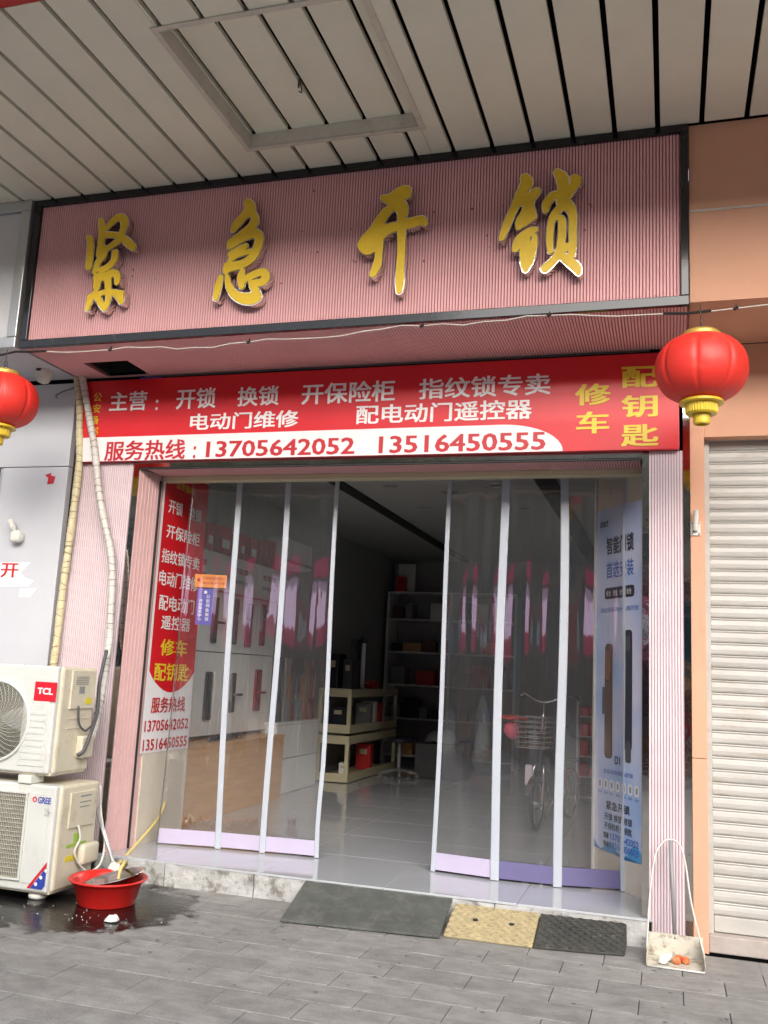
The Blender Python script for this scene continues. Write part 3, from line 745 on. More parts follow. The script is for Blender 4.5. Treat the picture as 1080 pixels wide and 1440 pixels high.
# torn paper and marks on the wall
def sheet(name, pts, m, label, cat, Y=5.972, th=.001):
    P = [at(*p, 1, Y) for p in pts]; b = nb(); poly(b, [(p.x, Y, p.z) for p in P], (0, th, 0)); c = sum(P, Vector()) / len(P)
    return solo(name, b, m, (c.x, Y, min(p.z for p in P)), label, cat)
tp = sheet('torn_poster', [(0, 791), (43, 791), (29, 806), (35, 812), (47, 817), (41, 825), (0, 825)], 'bwhite', 'torn white poster scrap with red characters on the white panel wall', 'poster')
text = nb(); A = at(0, 812, 1, 5.97); B = at(27, 792, 1, 5.97)
def rel(parent, bm, m, name):
    me = bpy.data.meshes.new(name); bm.to_mesh(me); bm.free(); me.transform(Matrix.Translation(-ORG[parent]))
    me.materials.append(M[m]); o = bpy.data.objects.new(name, me); COL.objects.link(o); o.parent = parent; return o
add_text(text, '开', lambda u, v: (A.x + (B.x - A.x) * u, 5.970, A.z + (B.z - A.z) * v), .02)
rel(tp, text, 'tred', 'lettering')
sheet('paper_scrap', [(28, 827), (53, 827), (42, 840), (26, 840)], 'bwhite', 'small torn white paper scrap below the torn poster', 'paper scrap')
sheet('red_tape', [(63, 668), (72, 665), (72, 669), (78, 670), (75, 680), (66, 681), (68, 672)], 'tred', 'small red torn tape mark on the white panel wall', 'tape')
q = at(26, 754, 1, 5.96)
st = thing('pipe_stub', 'broken cream plastic pipe stub with foam sticking out of the white wall', 'pipe stub', (q.x, 5.97, q.z - .05))
b = nb(); bx(b, q.x - .04, q.x + .05, 5.90, 5.972, q.z - .05, q.z + .04, bev=.02); disp_noise(b, .01, 30); obj('foam', b, 'wplastic', st, smooth=True)
b = nb(); tube(b, [(q.x - .01, 5.93, q.z + .02), (q.x - .05, 5.90, q.z + .12)], .024, 10); obj('pipe', b, 'wplastic', st, smooth=True)
q = at(62, 527, 1, 5.75)
dc = thing('ceiling_camera', 'small white dome camera under the neighbour sign box by the lantern', 'camera', (q.x, 5.75, 3.56))
b = nb(); lathe(b, [(.001, .075), (.065, .075), (.07, .06), (.07, .0), (.06, -.02), (.04, -.06), (.001, -.075)], (q.x, 5.75, q.z), 24); obj('housing', b, 'wplastic', dc, smooth=True)
b = nb(); bx(b, q.x - .02, q.x + .02, 5.68, 5.685, q.z + .01, q.z + .03); obj('slot', b, 'black', dc)
b = nb(); q = at(80, 595, 1, 5.96); tube(b, catmull([at(*p, 1, 5.955) for p in ((104, 545), (97, 548), (88, 551), (79, 556), (80, 560))]), .004, 6)
solo('loose_wire', b, 'dgrey', (q.x, 5.955, q.z), 'thin loose wire curling on the white wall below the dome camera', 'wire', smooth=True)

# ================================================================== PIPES, CABLE
def wrapped(name, pts, r, m, label, Y=None, seg=140):
    P = catmull(pts, 24); b = nb()
    L_ = [0]
    for i in range(1, len(P)): L_.append(L_[-1] + (P[i] - P[i - 1]).length)
    tot = L_[-1]
    tube(b, P, lambda t: r * (1 - .13 * abs(((t * tot / .055) % 1) ** 3)) * (1 + .05 * math.sin(t * 61)), 12)
    lo = min(P, key=lambda v: v.z)
    t = thing(name, label, 'pipe', tuple(lo))
    obj('pipe_wrap', b, m, t, smooth=True)
    b = nb(); nxt_ = .05
    for i in range(1, len(P) - 1):
        if L_[i] >= nxt_:
            nxt_ = L_[i] + random.uniform(.035, .075); d = (P[i + 1] - P[i - 1]).normalized(); d2 = (d + Vector((random.uniform(-.5, .5), random.uniform(-.3, .3), random.uniform(-.2, .2)))).normalized()
            a = d2.orthogonal().normalized(); c = d2.cross(a)
            tube(b, [P[i] + (a * math.cos(k * .628) + c * math.sin(k * .628)) * (r * 1.03) for k in range(11)], .0022, 4, cap=False)
    obj('tape_edge', b, 'seamdirt', t, kind='stuff'); return t
y1 = 5.93
wrapped('wrapped_pipe', [at(x, y, 1, y1) for x, y in ((108, 528), (112, 560), (112, 600), (111, 655), (103, 720), (95, 780), (88, 830), (80, 900), (74, 945), (70, 1000), (66, 1080))], .028, 'wrapy', 'yellowed tape-wrapped pipe running down the gap beside the pink pillar')
pts2 = [at(x, y, 1, y1 - .03) for x, y in ((116, 530), (121, 560), (128, 600), (134, 640), (139, 690), (146, 730), (155, 770), (158, 810), (156, 860), (154, 900))]
pts2 += [at(x, y, 1, yy) for x, y, yy in ((148, 940, 5.83), (141, 985, 5.74), (131, 1030, 5.64), (121, 1050, 5.55), (112, 1065, 5.5))]
wrapped('wrapped_pipe', pts2, .026, 'wrapw', 'white wrapped pipe curving over the pink pillar into the upper air conditioner')
b = nb(); tube(b, catmull([at(x, y, 1, yy) for x, y, yy in ((150, 915, 5.8), (140, 960, 5.7), (137, 1000, 5.62), (128, 1030, 5.5), (118, 1055, 5.45), (108, 1062, 5.42))], 10), .013, 8)
solo('cable_bundle', b, 'dgrey', tuple(at(108, 1062, 1, 5.45)), 'dark insulated cable bundle beside the white pipe at the upper air conditioner', 'cable', smooth=True)
wy = 5.16
b = nb(); W0 = []
for i in range(0, 61):
    t = i / 60; x = -5.6 + t * 7.6
    z = 3.545 + .012 * math.sin(x * 7) - .025 * math.sin((x + 3.8) * 1.63) * (1 if -3.8 < x < 0.05 else 0) + .006 * math.sin(x * 23)
    if x > .05: z = 3.55 + .10 * (x - .05) * .6 - .02
    W0.append((x, wy, z))
tube(b, W0, .0038, 6)
wr = thing('string_cable', 'thin white cable strung along the underside of the signboard between the lanterns', 'cable', (-2, wy, 3.53))
obj('cable', b, 'wrapw', wr, smooth=True)
for x in (-3.55, -2.5, -1.4, -.65, .36):
    i = min(range(61), key=lambda k: abs(W0[k][0] - x)); p = Vector(W0[i]); b = nb(); tube(b, [p + Vector((-.012, 0, -.005)), p + Vector((.012, 0, .006))], .009, 6)
    tube(b, [p, p + Vector((.004, 0, .024))], .004, 5); obj('cable_tie', b, 'black', wr)
b = nb(); tube(b, [(x, y_, z + .003) for x, y_, z in W0 if -.15 < x < .30], .008, 6); obj('tape', b, 'black', wr)
b = nb(); tube(b, [(x, y_, z + .003) for x, y_, z in W0 if -4.6 < x < -4.05], .008, 6); obj('tape', b, 'black', wr)

# ================================================================== LANTERNS
def lantern(c, label):
    cx, cy, cz = c
    t = thing('lantern', label, 'lantern', (cx, cy, cz - .30), group='red lanterns under the cable')
    R, Hh = .243, .185
    prof = []
    for i in range(25):
        a = -math.pi / 2 + math.pi * i / 24
        r = R * max(math.cos(a), 0) ** .72; z = Hh * math.sin(a)
        if r < .085: r = .085
        prof.append((r, z))
    lob = lambda a, z, r: 1 - .060 * (1 - abs(math.sin(4 * a + .5))) ** 7 * min(1, r / .2)
    b = lathe(nb(), prof, (cx, cy, cz), 144, lob); obj('globe', b, 'lanternred', t, smooth=True)
    b = lathe(nb(), [(.001, Hh + .022), (.09, Hh + .022), (.105, Hh + .008), (.105, Hh - .01), (.085, Hh - .012)], (cx, cy, cz), 48); obj('top_cap', b, 'lanterncap', t, smooth=False)
    fl_ = lambda a, z, r: 1 + .018 * (1 if int(a * 36 / math.pi) % 2 else -1)
    b = lathe(nb(), [(.085, -Hh + .012), (.112, -Hh + .004), (.115, -Hh - .010), (.104, -Hh - .014), (.080, -Hh - .014)], (cx, cy, cz), 48); obj('bottom_ring', b, 'lanterngold', t)
    b = lathe(nb(), [(.086, -Hh - .014), (.082, -Hh - .062), (.074, -Hh - .070), (.05, -Hh - .070)], (cx, cy, cz), 144, fl_); obj('fluted_collar', b, 'lanterngold', t)
    b = lathe(nb(), [(.045, -Hh - .068), (.043, -Hh - .118), (.039, -Hh - .124), (.028, -Hh - .124), (.028, -Hh - .10), (.001, -Hh - .10)], (cx, cy, cz), 36); obj('spout', b, 'lanterngold', t)
    b = nb(); ring(b, (cx, cy, cz + Hh + .042), .018, .004, 'y', 16, 6); ring(b, (cx, cy, cz + Hh + .078), .014, .0035, 'x', 16, 6); tube(b, [(cx, cy, cz + Hh + .09), (cx, cy, 3.56)], .003, 5)
    obj('hook', b, 'dgrey', t, smooth=True)
q = at(986, 519, 1, 5.10); lantern((q.x, 5.10, q.z), 'red lantern with yellow base hanging in front of the right end of the banner')
q = at(2, 563, 1, 5.10); lantern((q.x, 5.10, q.z), 'red lantern cut off by the left picture edge, above the air conditioners')

# ================================================================== AIR CONDITIONERS
def screw_dots(parent, pts, m='grey'):
    b = nb()
    for p in pts: lathe(b, [(.001, .003), (.006, .0)], p, 8)
    obj('screw_head', b, m, parent, kind='stuff')
# upper unit
u0, u1, uf, ub, uz0, uz1 = -4.66, -3.725, 5.20, 5.60, .748, 1.432
ac = thing('air_conditioner', 'upper outdoor air conditioner with round fan guard and red logo', 'air conditioner', (-4.1, 5.4, uz0))
obj('front_shell', box(u0, u1 - .02, uf, uf + .09, uz0 + .012, uz1, bev=.012), 'acwhite', ac)
obj('side_shell', box(u0 + .003, u1, uf + .035, ub, uz0 + .012, uz1 - .004, bev=.016), 'accream', ac)
obj('base_pan', box(u0 + .01, u1 - .015, uf + .02, ub - .01, uz0, uz0 + .02, bev=.004), 'accream', ac)
fc = at(-6, 1013, 1, uf); R0 = .245
b = nb(); bx(b, -3.975, -3.785, uf - .005, uf, uz0 + .055, uz1 - .07, bev=.002)
obj('front_panel', b, 'acwhite', ac)
for i in range(8):
    z = uz1 - .30 - i * .04
    obj('panel_ridge', box(-3.955, -3.80, uf - .008, uf - .0052, z - .010, z + .010, bev=.002), 'acwhite', ac)
b = nb(); lathe(b, [(.001, 0), (R0, 0)], (0, 0, 0), 48); b.transform(Matrix.Translation((fc.x, uf - .001, fc.z)) @ Matrix.Rotation(math.pi / 2, 4, 'X')); obj('fan_well', b, 'void', ac)
b = nb()
for k in range(3):
    a0 = k * 2.094
    P = [(fc.x + r * math.cos(a0 + w), uf - .003 - .003 * (w > .3), fc.z + r * math.sin(a0 + w)) for r, w in ((.05, 0), (.12, -.3), (.22, -.25), (.225, .45), (.12, .6), (.05, .5))]
    poly(b, P)
flat_obj('fan_blade', b, 'grey', ac)
b = nb()
for i in range(26): ring(b, (fc.x, uf - .016 + .006 * (i / 25) ** 3, fc.z), .03 + i * (R0 - .03) / 25, .0016, 'y', 56, 4)
for i in range(36):
    a = i * math.pi / 18
    P = [(fc.x + r * math.cos(a + .9 * (r / R0)), uf - .019, fc.z + r * math.sin(a + .9 * (r / R0))) for r in (.03, .09, .15, .2, R0)]
    tube(b, P, .0016, 4, cap=False)
obj('fan_guard', b, 'grille', ac, kind='stuff')
b = nb(); ring(b, (fc.x, uf - .004, fc.z), R0 + .008, .012, 'y', 64, 8); obj('fan_rim', b, 'acwhite', ac, smooth=True)
A = at(47, 985, 1, uf - .008); B = at(80.5, 960, 1, uf - .008)
lg = box(A.x, B.x, uf - .0075, uf - .005, A.z, B.z); obj('logo_plate', lg, 'logored', ac)
b = nb(); add_text(b, 'TCL', lambda u, v: (A.x + (B.x - A.x) * (.14 + .72 * u), uf - .009, A.z + (B.z - A.z) * (.34 + .36 * v)), .045); flat_obj('logo_lettering', b, 'twhite', ac)
obj('service_cover', box(u1 - .001, u1 + .012, uf + .12, ub - .015, uz1 - .27, uz1 - .02, bev=.004), 'accream', ac)
for i in range(2): obj('side_ridge', box(u1 - .001, u1 + .004, uf + .12, ub - .05, uz1 - .335 - i * .06, uz1 - .33 - i * .06), 'accream', ac)
b = nb()
for i in range(5): bx(b, u1 + .013, u1 + .014, uf + .16, ub - .10, uz1 - .06 - i * .012, uz1 - .065 - i * .012)
bx(b, u1 + .013, u1 + .0145, uf + .20, uf + .26, uz1 - .17, uz1 - .125); obj('rating_print', b, 'grey', ac)
b = nb(); bx(b, u1 + .0125, u1 + .014, ub - .12, ub - .05, uz1 - .24, uz1 - .20); obj('warning_label', b, 'yellowlabel', ac)
b = nb(); bx(b, u1 - .001, u1 + .05, ub - .16, ub - .03, uz0 + .10, uz0 + .24, bev=.01); obj('valve_cover', b, 'accream', ac)
b = nb(); tube(b, catmull([(u1 + .02, uf + .20, uz1 - .25), (u1 + .03, uf + .21, uz1 - .36), (u1 + .04, uf + .27, uz1 - .41), (u1 + .045, uf + .33, uz1 - .38)]), .007, 7); obj('cable', b, 'dgrey', ac, smooth=True)
screw_dots(ac, [(u1 - .04, uf + .05, uz1), (u1 - .3, uf + .03, uz1)])
for x in (-4.5, -3.90): obj('foot', box(x - .05, x + .05, uf - .015, uf + .12, uz0 - .052, uz0 - .001, bev=.006), 'wplastic', ac)
# lower unit
l0, l1, lf, lb, lz0, lz1 = -4.66, -3.645, 5.20, 5.64, .045, .694
al = thing('air_conditioner', 'lower outdoor air conditioner with square grille and blue logo, on the pavement', 'air conditioner', (-4.1, 5.4, 0))
obj('front_shell', box(l0, l1 - .02, lf, lf + .09, lz0 + .012, lz1, bev=.012), 'acwhite', al)
obj('side_shell', box(l0 + .003, l1, lf + .035, lb, lz0 + .012, lz1 - .004, bev=.016), 'accream', al)
obj('base_pan', box(l0 + .01, l1 - .015, lf + .02, lb - .01, lz0, lz0 + .02, bev=.004), 'accream', al)
g1 = at(34, 1180, 1, lf).x - .012
obj('grille_well', box(l0 + .05, g1, lf - .003, lf + .001, lz0 + .08, lz1 - .06), 'fin', al)
b = nb(); n = int((g1 - l0 - .05) / .013)
for i in range(n + 1):
    x = l0 + .05 + i * .013; bx(b, x, x + .003, lf - .010, lf - .0035, lz0 + .08, lz1 - .06)
for i in range(20):
    z = lz0 + .085 + i * .0268; bx(b, l0 + .05, g1, lf - .0135, lf - .0102, z, z + .004)
obj('grille_bars', b, 'grille', al, kind='stuff')
for a in ((l0 + .04, g1 + .012, lz1 - .062, lz1 - .048), (l0 + .04, g1 + .012, lz0 + .068, lz0 + .082)):
    obj('grille_frame', box(a[0], a[1], lf - .015, lf + .001, a[2], a[3], bev=.003), 'acwhite', al)
obj('grille_frame', box(g1, g1 + .012, lf - .0148, lf + .001, lz0 + .083, lz1 - .063, bev=.003), 'acwhite', al)
obj('front_panel', box(g1 + .03, l1 - .06, lf - .005, lf, lz0 + .06, lz1 - .05, bev=.002), 'acwhite', al)
A = at(44, 1130, 1, lf - .008); B = at(72, 1120, 1, lf - .008)
b = nb(); add_text(b, 'GREE', lambda u, v: (A.x + (B.x - A.x) * (.33 + .67 * u), lf - .007, A.z + (B.z - A.z) * (.1 + .75 * v)), .03); flat_obj('logo_lettering', b, 'bluel', al)
b = nb(); ring(b, (A.x + .022, lf - .007, (A.z + B.z) / 2), .013, .004, 'y', 20, 5); obj('logo_ring', b, 'logored', al, smooth=True)
b = nb()
for i, (px, py) in enumerate(((66, 1138), (68, 1142), (66, 1146))):
    q = at(px, py, 1, lf); add_text(b, ('大1匹', '节能', '变频')[i], lambda u, v: (q.x - .015 + .035 * u, lf - .007, q.z - .008 + .014 * v), .0)
flat_obj('small_lettering', b, 'grey', al)
q0 = at(38, 1248, 1, lf); q1 = at(67, 1212, 1, lf); w = .028
def para(nm, off, wd, m, dy):
    b = nb(); dx, dz = q1.x - q0.x, q1.z - q0.z
    poly(b, [(q0.x + off, lf - dy, q0.z), (q0.x + off + wd, lf - dy, q0.z), (q1.x, lf - dy, q1.z - (off + wd) * dz / dx + 0 * dz), (q1.x, lf - dy, q1.z - off * dz / dx)]); flat_obj(nm, b, m, al)
para('red_stripe', .0, .022, 'logored', .006); para('blue_stripe', .025, .085, 'bluel', .006)
q = at(57, 1236, 1, lf)
for k_ in range(3):
    b = nb(); cxx = q0.x + .065 + k_ * .032; czz = q0.z + .028 + k_ * .042; lathe(b, [(.001, 0), (.011, 0)], (0, 0, 0), 14)
    b.transform(Matrix.Translation((cxx, lf - .008, czz)) @ Matrix.Rotation(math.pi / 2, 4, 'X')); obj('emblem_dot', b, 'twhite', al)
obj('service_cover', box(l1 - .001, l1 + .012, lf + .12, lb - .06, lz1 - .27, lz1 - .05, bev=.004), 'accream', al)
b = nb(); bx(b, l1 + .0125, l1 + .014, lf + .22, lb - .10, lz1 - .085, lz1 - .075); bx(b, l1 + .0125, l1 + .014, lf + .22, lb - .10, lz1 - .12, lz1 - .113); bx(b, l1 + .0125, l1 + .014, lf + .22, lb - .12, lz1 - .15, lz1 - .143); obj('rating_print', b, 'grey', al)
obj('green_label', box(l1 + .0005, l1 + .002, lf + .13, lb - .10, lz0 + .26, lz0 + .28), 'greenlabel', al)
obj('green_label', box(l1 + .0005, l1 + .002, lf + .20, lf + .26, lz0 + .285, lz0 + .34), 'greenlabel', al)
obj('yellow_label', box(l1 + .0005, l1 + .002, lf + .13, lf + .26, lz0 + .175, lz0 + .21), 'yellowlabel', al)
b = nb(); bx(b, l1 - .001, l1 + .06, lb - .20, lb - .02, lz0 + .14, lz0 + .27, bev=.02); obj('valve_cover', b, 'accream', al, smooth=True)
b = nb(); tube(b, catmull([(l1 + .015, lf + .22, lz1 - .26), (l1 + .03, lf + .23, lz1 - .34), (l1 + .02, lf + .2, lz0 + .22), (l1 + .05, lf + .3, lz0 + .1), (l1 + .09, lb - .05, lz0 + .13), (l1 + .06, lb + .03, lz0 + .26), (l1 - .02, lb + .08, lz0 + .42), (l1 - .06, lb + .1, lz0 + .6)]), .008, 7); obj('cable', b, 'wrapw', al, smooth=True)
for x in (-4.5, -3.78):
    b = nb(); lathe(b, [(.03, 0), (.055, .01), (.055, .03), (.02, .044)], (x, lf + .08, .001), 20, cap=True); obj('foot', b, 'wplastic', al, smooth=True)

# ================================================================== BASIN, STICK, HOSE, PUDDLE
bcx, bcy = -3.345, 5.37
bs = thing('plastic_basin', 'red plastic wash basin with a wide rim on the wet pavement', 'basin', (bcx, bcy, .002))
b = lathe(nb(), [(.001, .012), (.15, .012), (.165, .03), (.200, .135), (.208, .150), (.234, .158), (.241, .152), (.236, .144), (.210, .136), (.172, .008), (.165, .0), (.001, .0)], (bcx, bcy, .003), 64); obj('bowl', b, 'basin', bs, smooth=True)
# steel bowl lying tilted in the basin
b = lathe(nb(), [(.001, -.045), (.09, -.045), (.13, -.025), (.165, .0), (.178, .004), (.165, .003), (.13, -.022), (.09, -.041), (.001, -.041)], (0, 0, 0), 48)
b.transform(Matrix.Translation((bcx + .045, bcy - .01, .165)) @ Matrix.Rotation(math.radians(-13), 4, 'Y') @ Matrix.Rotation(math.radians(5), 4, 'X') @ Matrix.Scale(1.1, 4))
solo('steel_pan', b, 'steel', (bcx + .02, bcy, .14), 'shallow shiny steel pan tilted on top of the red basin', 'pan', smooth=True)
a0 = at(133, 1130, 1, 5.72); a1 = at(161, 1218, 1, 5.60)
br = thing('dust_scoop', 'white plastic scoop with a grey stick leaning in the red basin', 'scoop', tuple(a1))
b = nb(); tube(b, [a0, a1], .0125, 10); obj('handle', b, 'alu', br, smooth=True)
b = nb(); c = a1
hexa(b, [(c.x - .06, 5.53, c.z - .10), (c.x + .16, 5.53, c.z - .07), (c.x + .16, 5.55, c.z - .07), (c.x - .06, 5.55, c.z - .10), (c.x - .015, 5.58, c.z + .03), (c.x + .03, 5.58, c.z + .02), (c.x + .03, 5.61, c.z + .02), (c.x - .015, 5.61, c.z + .03)])
bmesh.ops.bevel(b, geom=b.edges[:], offset=.006, segments=2, affect='EDGES'); obj('blade', b, 'wplastic', br, smooth=False)
hp = [at(x, y, 1, yy) for x, y, yy in ((240, 1075, 6.95), (236, 1110, 6.8), (226, 1145, 6.6), (205, 1172, 6.3), (180, 1200, 6.05), (160, 1222, 5.85), (146, 1236, 5.7))]
hp += [Vector((bcx + .0, 5.55, .19)), Vector((bcx + .045, 5.47, .235)), Vector((bcx + .06, 5.40, .20)), Vector((bcx + .065, 5.38, .15))]
hp[6] = at(148, 1234, 1, 5.66)
b = nb(); tube(b, catmull(hp, 8), .0105, 8)
solo('garden_hose', b, 'hose', (bcx, 5.5, .12), 'yellow hose running from the doorway down into the red basin', 'hose', smooth=True)
b = nb(); lathe(b, [(.001, .0), (.035, .003), (.03, .02), (.012, .035), (.001, .03)], (0, 0, 0), 14); q = at(157, 1298, 2, 0)
disp_noise(b, .016, 40); b.transform(Matrix.Translation((q.x, q.y, .006)) @ Matrix.Diagonal((1.3, .8, 1, 1)))
solo('tissue', b, 'tissue', (q.x, q.y, .006), 'crumpled white tissue on the wet pavement in front of the basin', 'tissue')
# water on the paving
b = nb(); lay = b.verts.layers.float.new('edge'); G = {}
nx, ny = 50, 40
wx0, wx1, wy0, wy1 = -5.0, -2.55, 4.45, 5.95
for i in range(nx + 1):
    for j in range(ny + 1):
        x = wx0 + (wx1 - wx0) * i / nx; y = wy0 + (wy1 - wy0) * j / ny
        v = b.verts.new((x, y, .0045))
        d = max(((x + 3.55) / .80) ** 2 + ((y - 5.30) / .66) ** 2, 0); d2 = ((x + 4.5) / .8) ** 2 + ((y - 5.1) / .6) ** 2
        v[lay] = min(.55, max(-.6, .50 - .40 * min(d, d2))); G[i, j] = v
for i in range(nx):
    for j in range(ny): b.faces.new([G[i, j], G[i + 1, j], G[i + 1, j + 1], G[i, j + 1]])
me = bpy.data.meshes.new('puddle'); b.to_mesh(me); b.free()
obj('puddle', me, 'water', kind='structure')
b = nb()
for i in range(34):
    x = random.gauss(-3.35, .3); y = random.gauss(5.05, .13); s = random.uniform(.0015, .0045)
    lathe(b, [(.001, s), (s, 0)], (x, y, .006), 5)
obj('crumbs', b, 'tissue', kind='stuff')
b = nb()
for i in range(90):
    x = random.uniform(-3.4, .4); y = random.uniform(4.2, 5.6); s = random.uniform(.004, .013); n = 6
    poly(b, [(x + s * random.uniform(.5, 1.6) * math.cos(a * 1.047), y + s * .7 * random.uniform(.6, 1.2) * math.sin(a * 1.047), .0052) for a in range(6)])
me = bpy.data.meshes.new('gum_spots'); b.to_mesh(me); b.free()
obj('dirt_spots', me, 'joint', kind='stuff')

# ================================================================== RAMPS
a, b_, c, d = (-2.222, 5.47), (-1.272, 5.565), (-1.285, 5.965), (-2.262, 5.965)
b = nb(); hexa(b, [(a[0], a[1], .004), (b_[0], b_[1], .004), (c[0], c[1], .128), (d[0], d[1], .128), (a[0], a[1], .019), (b_[0], b_[1], .019), (c[0], c[1] + .004, .144), (d[0], d[1] + .004, .144)])
bmesh.ops.bevel(b, geom=b.edges[:], offset=.003, segments=1, affect='EDGES')
solo('rubber_mat', b, 'rubber', (-1.75, 5.6, .004), 'dark green-grey rubber slab leaning as a ramp on the door step', 'ramp mat')
def ramp(name, x0, x1, y0a, y0b, m, label, holes):
    t = thing(name, label, 'ramp', ((x0 + x1) / 2, 5.75, .0))
    b = nb(); P = lambda u, v, z: (x0 + (x1 - x0) * u, (y0a + (y0b - y0a) * u) * (1 - v) + 5.95 * v, z)
    hexa(b, [P(0, 0, .002), P(1, 0, .002), P(1, 1, .002), P(0, 1, .002), P(0, .0, .022), P(1, 0, .022), P(1, .92, .128), P(0, .92, .128)])
    bmesh.ops.bevel(b, geom=b.edges[:], offset=.006, segments=2, affect='EDGES'); obj('wedge', b, m, t)
    b = nb(); nu = int((x1 - x0) / .028); nv = 11
    for i in range(nu):
        for j in range(nv):
            u, v = (i + .5) / nu, (j + .5) / nv * .9
            if any(abs(u - h) < .05 and abs(v - .5) < .09 for h in holes): continue
            s = 1 if (i + j) % 2 else -1
            w = Vector(P(u, v, .0)); z = .022 + (v / .92) * .106 + .0015
            dx, dy = .012, .010 * s; sl = .106 / .35
            n1 = Vector((-dy, dx, 0)).normalized() * .003
            pts = [w + Vector((-dx, -dy, 0)) - n1, w + Vector((dx, dy, 0)) - n1, w + Vector((dx, dy, 0)) + n1, w + Vector((-dx, -dy, 0)) + n1]
            fz = lambda q: z + (q.y - w.y) * sl
            hexa(b, [(q.x, q.y, fz(q) - .003) for q in pts] + [(q.x, q.y, fz(q) + .0035) for q in pts])
    obj('tread_pattern', b, m, t, kind='stuff')
    for h in holes:
        w = P(h, .48, .022 + .48 / .92 * .106 + .003)
        b = nb(); ring(b, w, .012, .005, 'z', 14, 6); lathe(b, [(.001, 0), (.012, 0)], w, 14); obj('bolt_hole', b, 'black', t)
ramp('kerb_ramp', -1.257, -.745, 5.615, 5.62, 'rampy', 'dusty yellow plastic kerb ramp with tread pattern beside the rubber slab', (.3, .72))
ramp('kerb_ramp', -.738, -.243, 5.622, 5.70, 'rampk', 'worn black kerb ramp next to the yellow one, near the ribbed pillar', ())

# ================================================================== DUSTPAN
dp = thing('dustpan', 'off-white metal dustpan with tall bent wire handle by the pink pillar', 'dustpan', (.02, 5.65, 0))
A0, A1 = at(910, 1357, 2, .01), at(991, 1368, 2, .01); x0, x1 = A0.x, A1.x; yf, yb = A0.y, A0.y + .24
b = nb(); bx(b, x0, x1, yf, yb, .006, .010)
hexa(b, [(x0 - .003, yf, .006), (x0 + .001, yf, .006), (x0 + .001, yb, .006), (x0 - .003, yb, .006), (x0 - .006, yf, .045), (x0 - .003, yf, .045), (x0 + .012, yb, .125), (x0 + .008, yb, .125)])
hexa(b, [(x1 - .001, yf, .006), (x1 + .003, yf, .006), (x1 + .003, yb, .006), (x1 - .001, yb, .006), (x1 + .003, yf, .045), (x1 + .006, yf, .045), (x1 - .008, yb, .125), (x1 - .012, yb, .125)])
bx(b, x0, x1, yb, yb + .004, .006, .125)
obj('tray', b, 'pan', dp)
b = nb(); tube(b, [(x0, yf, .008), (x1, yf, .008)], .005, 6); obj('lip', b, 'wplastic', dp, smooth=True)
H = [(x0 - .004, yf + .10, .06), (x0 + .008, yf + .17, .30), (x0 + .035, yf + .25, .52), (x0 + .075, yf + .29, .60), (x0 + .125, yf + .30, .625), (x0 + .175, yf + .29, .60), (x0 + .205, yf + .25, .50), (x0 + .235, yf + .20, .30), (x1 + .004, yf + .10, .06)]
b = nb(); tube(b, catmull(H, 6), .0055, 8); obj('wire_handle', b, 'wrapw', dp, smooth=True)
b = nb(); tube(b, [(x0 + .122, yf + .305, .62), (x0 + .145, yb + .01, .10)], .012, 10); obj('support_rod', b, 'grey', dp, smooth=True)
cx_, cy_ = (x0 + x1) / 2, yf + .10
b = nb()
for i in range(4):
    c2 = nb(); lathe(c2, [(.001, .0), (.024, .006), (.022, .022), (.012, .03), (.001, .026)], (0, 0, 0), 10); disp_noise(c2, .02, 35 + i)
    c2.transform(Matrix.Translation((cx_ + .01 + random.uniform(-.02, .045), cy_ + random.uniform(-.03, .04), .012))); me = bpy.data.meshes.new('t'); c2.to_mesh(me); c2.free(); b.from_mesh(me)
solo('food_scrap', b, 'food', (cx_, cy_, .012), 'orange and red food scrap lying in the dustpan', 'food scrap')
b = nb()
for i in range(3):
    c2 = nb(); lathe(c2, [(.001, .0), (.03, .004), (.022, .03), (.001, .03)], (0, 0, 0), 9); disp_noise(c2, .016, 44 + i)
    c2.transform(Matrix.Translation((cx_ - .05 + random.uniform(-.02, .02), cy_ + (i - 1) * .035, .012))); me = bpy.data.meshes.new('t'); c2.to_mesh(me); c2.free(); b.from_mesh(me)
solo('tissue', b, 'tissue', (cx_ - .05, cy_, .012), 'crumpled white tissues lying in the dustpan beside the food scrap', 'tissue')

# ================================================================== POSTERS AND BOARDS AT THE DOOR
PX = -3.737
lp = thing('side_poster', 'narrow red and white poster with service list inside the left door side', 'poster', (PX, 6.6, .81))
Z0, Z1, Y0, Y1 = .815, 2.985, 6.262, 6.99
b = nb(); poly(b, [(PX, Y0, Z0), (PX, Y1, Z0), (PX, Y1, Z1), (PX, Y0, Z1)]); flat_obj('sheet', b, 'bwhite', lp)
zr = 1.42; P = [(PX + .002, Y0 + .03, Z1), (PX + .002, Y0 + .03, zr)]
for i in range(1, 12):
    t = i / 12; P.append((PX + .002, Y0 + .03 + (Y1 - Y0 - .03) * t, zr - .16 * math.sin(math.pi * t) ** .8))
P += [(PX + .002, Y1, zr), (PX + .002, Y1, Z1)]
b = nb(); poly(b, P[::-1]); flat_obj('red_field', b, 'red', lp)
def text_x(parent, body, pl_, h, m, yw0, yw1, bold=.02):
    A = at(*pl_, 0, PX + .004); b = nb()
    add_text(b, body, lambda u, v: (PX + .004, yw0 + (yw1 - yw0) * u, A.z + h * v), bold); flat_obj('lettering', b, m, parent)
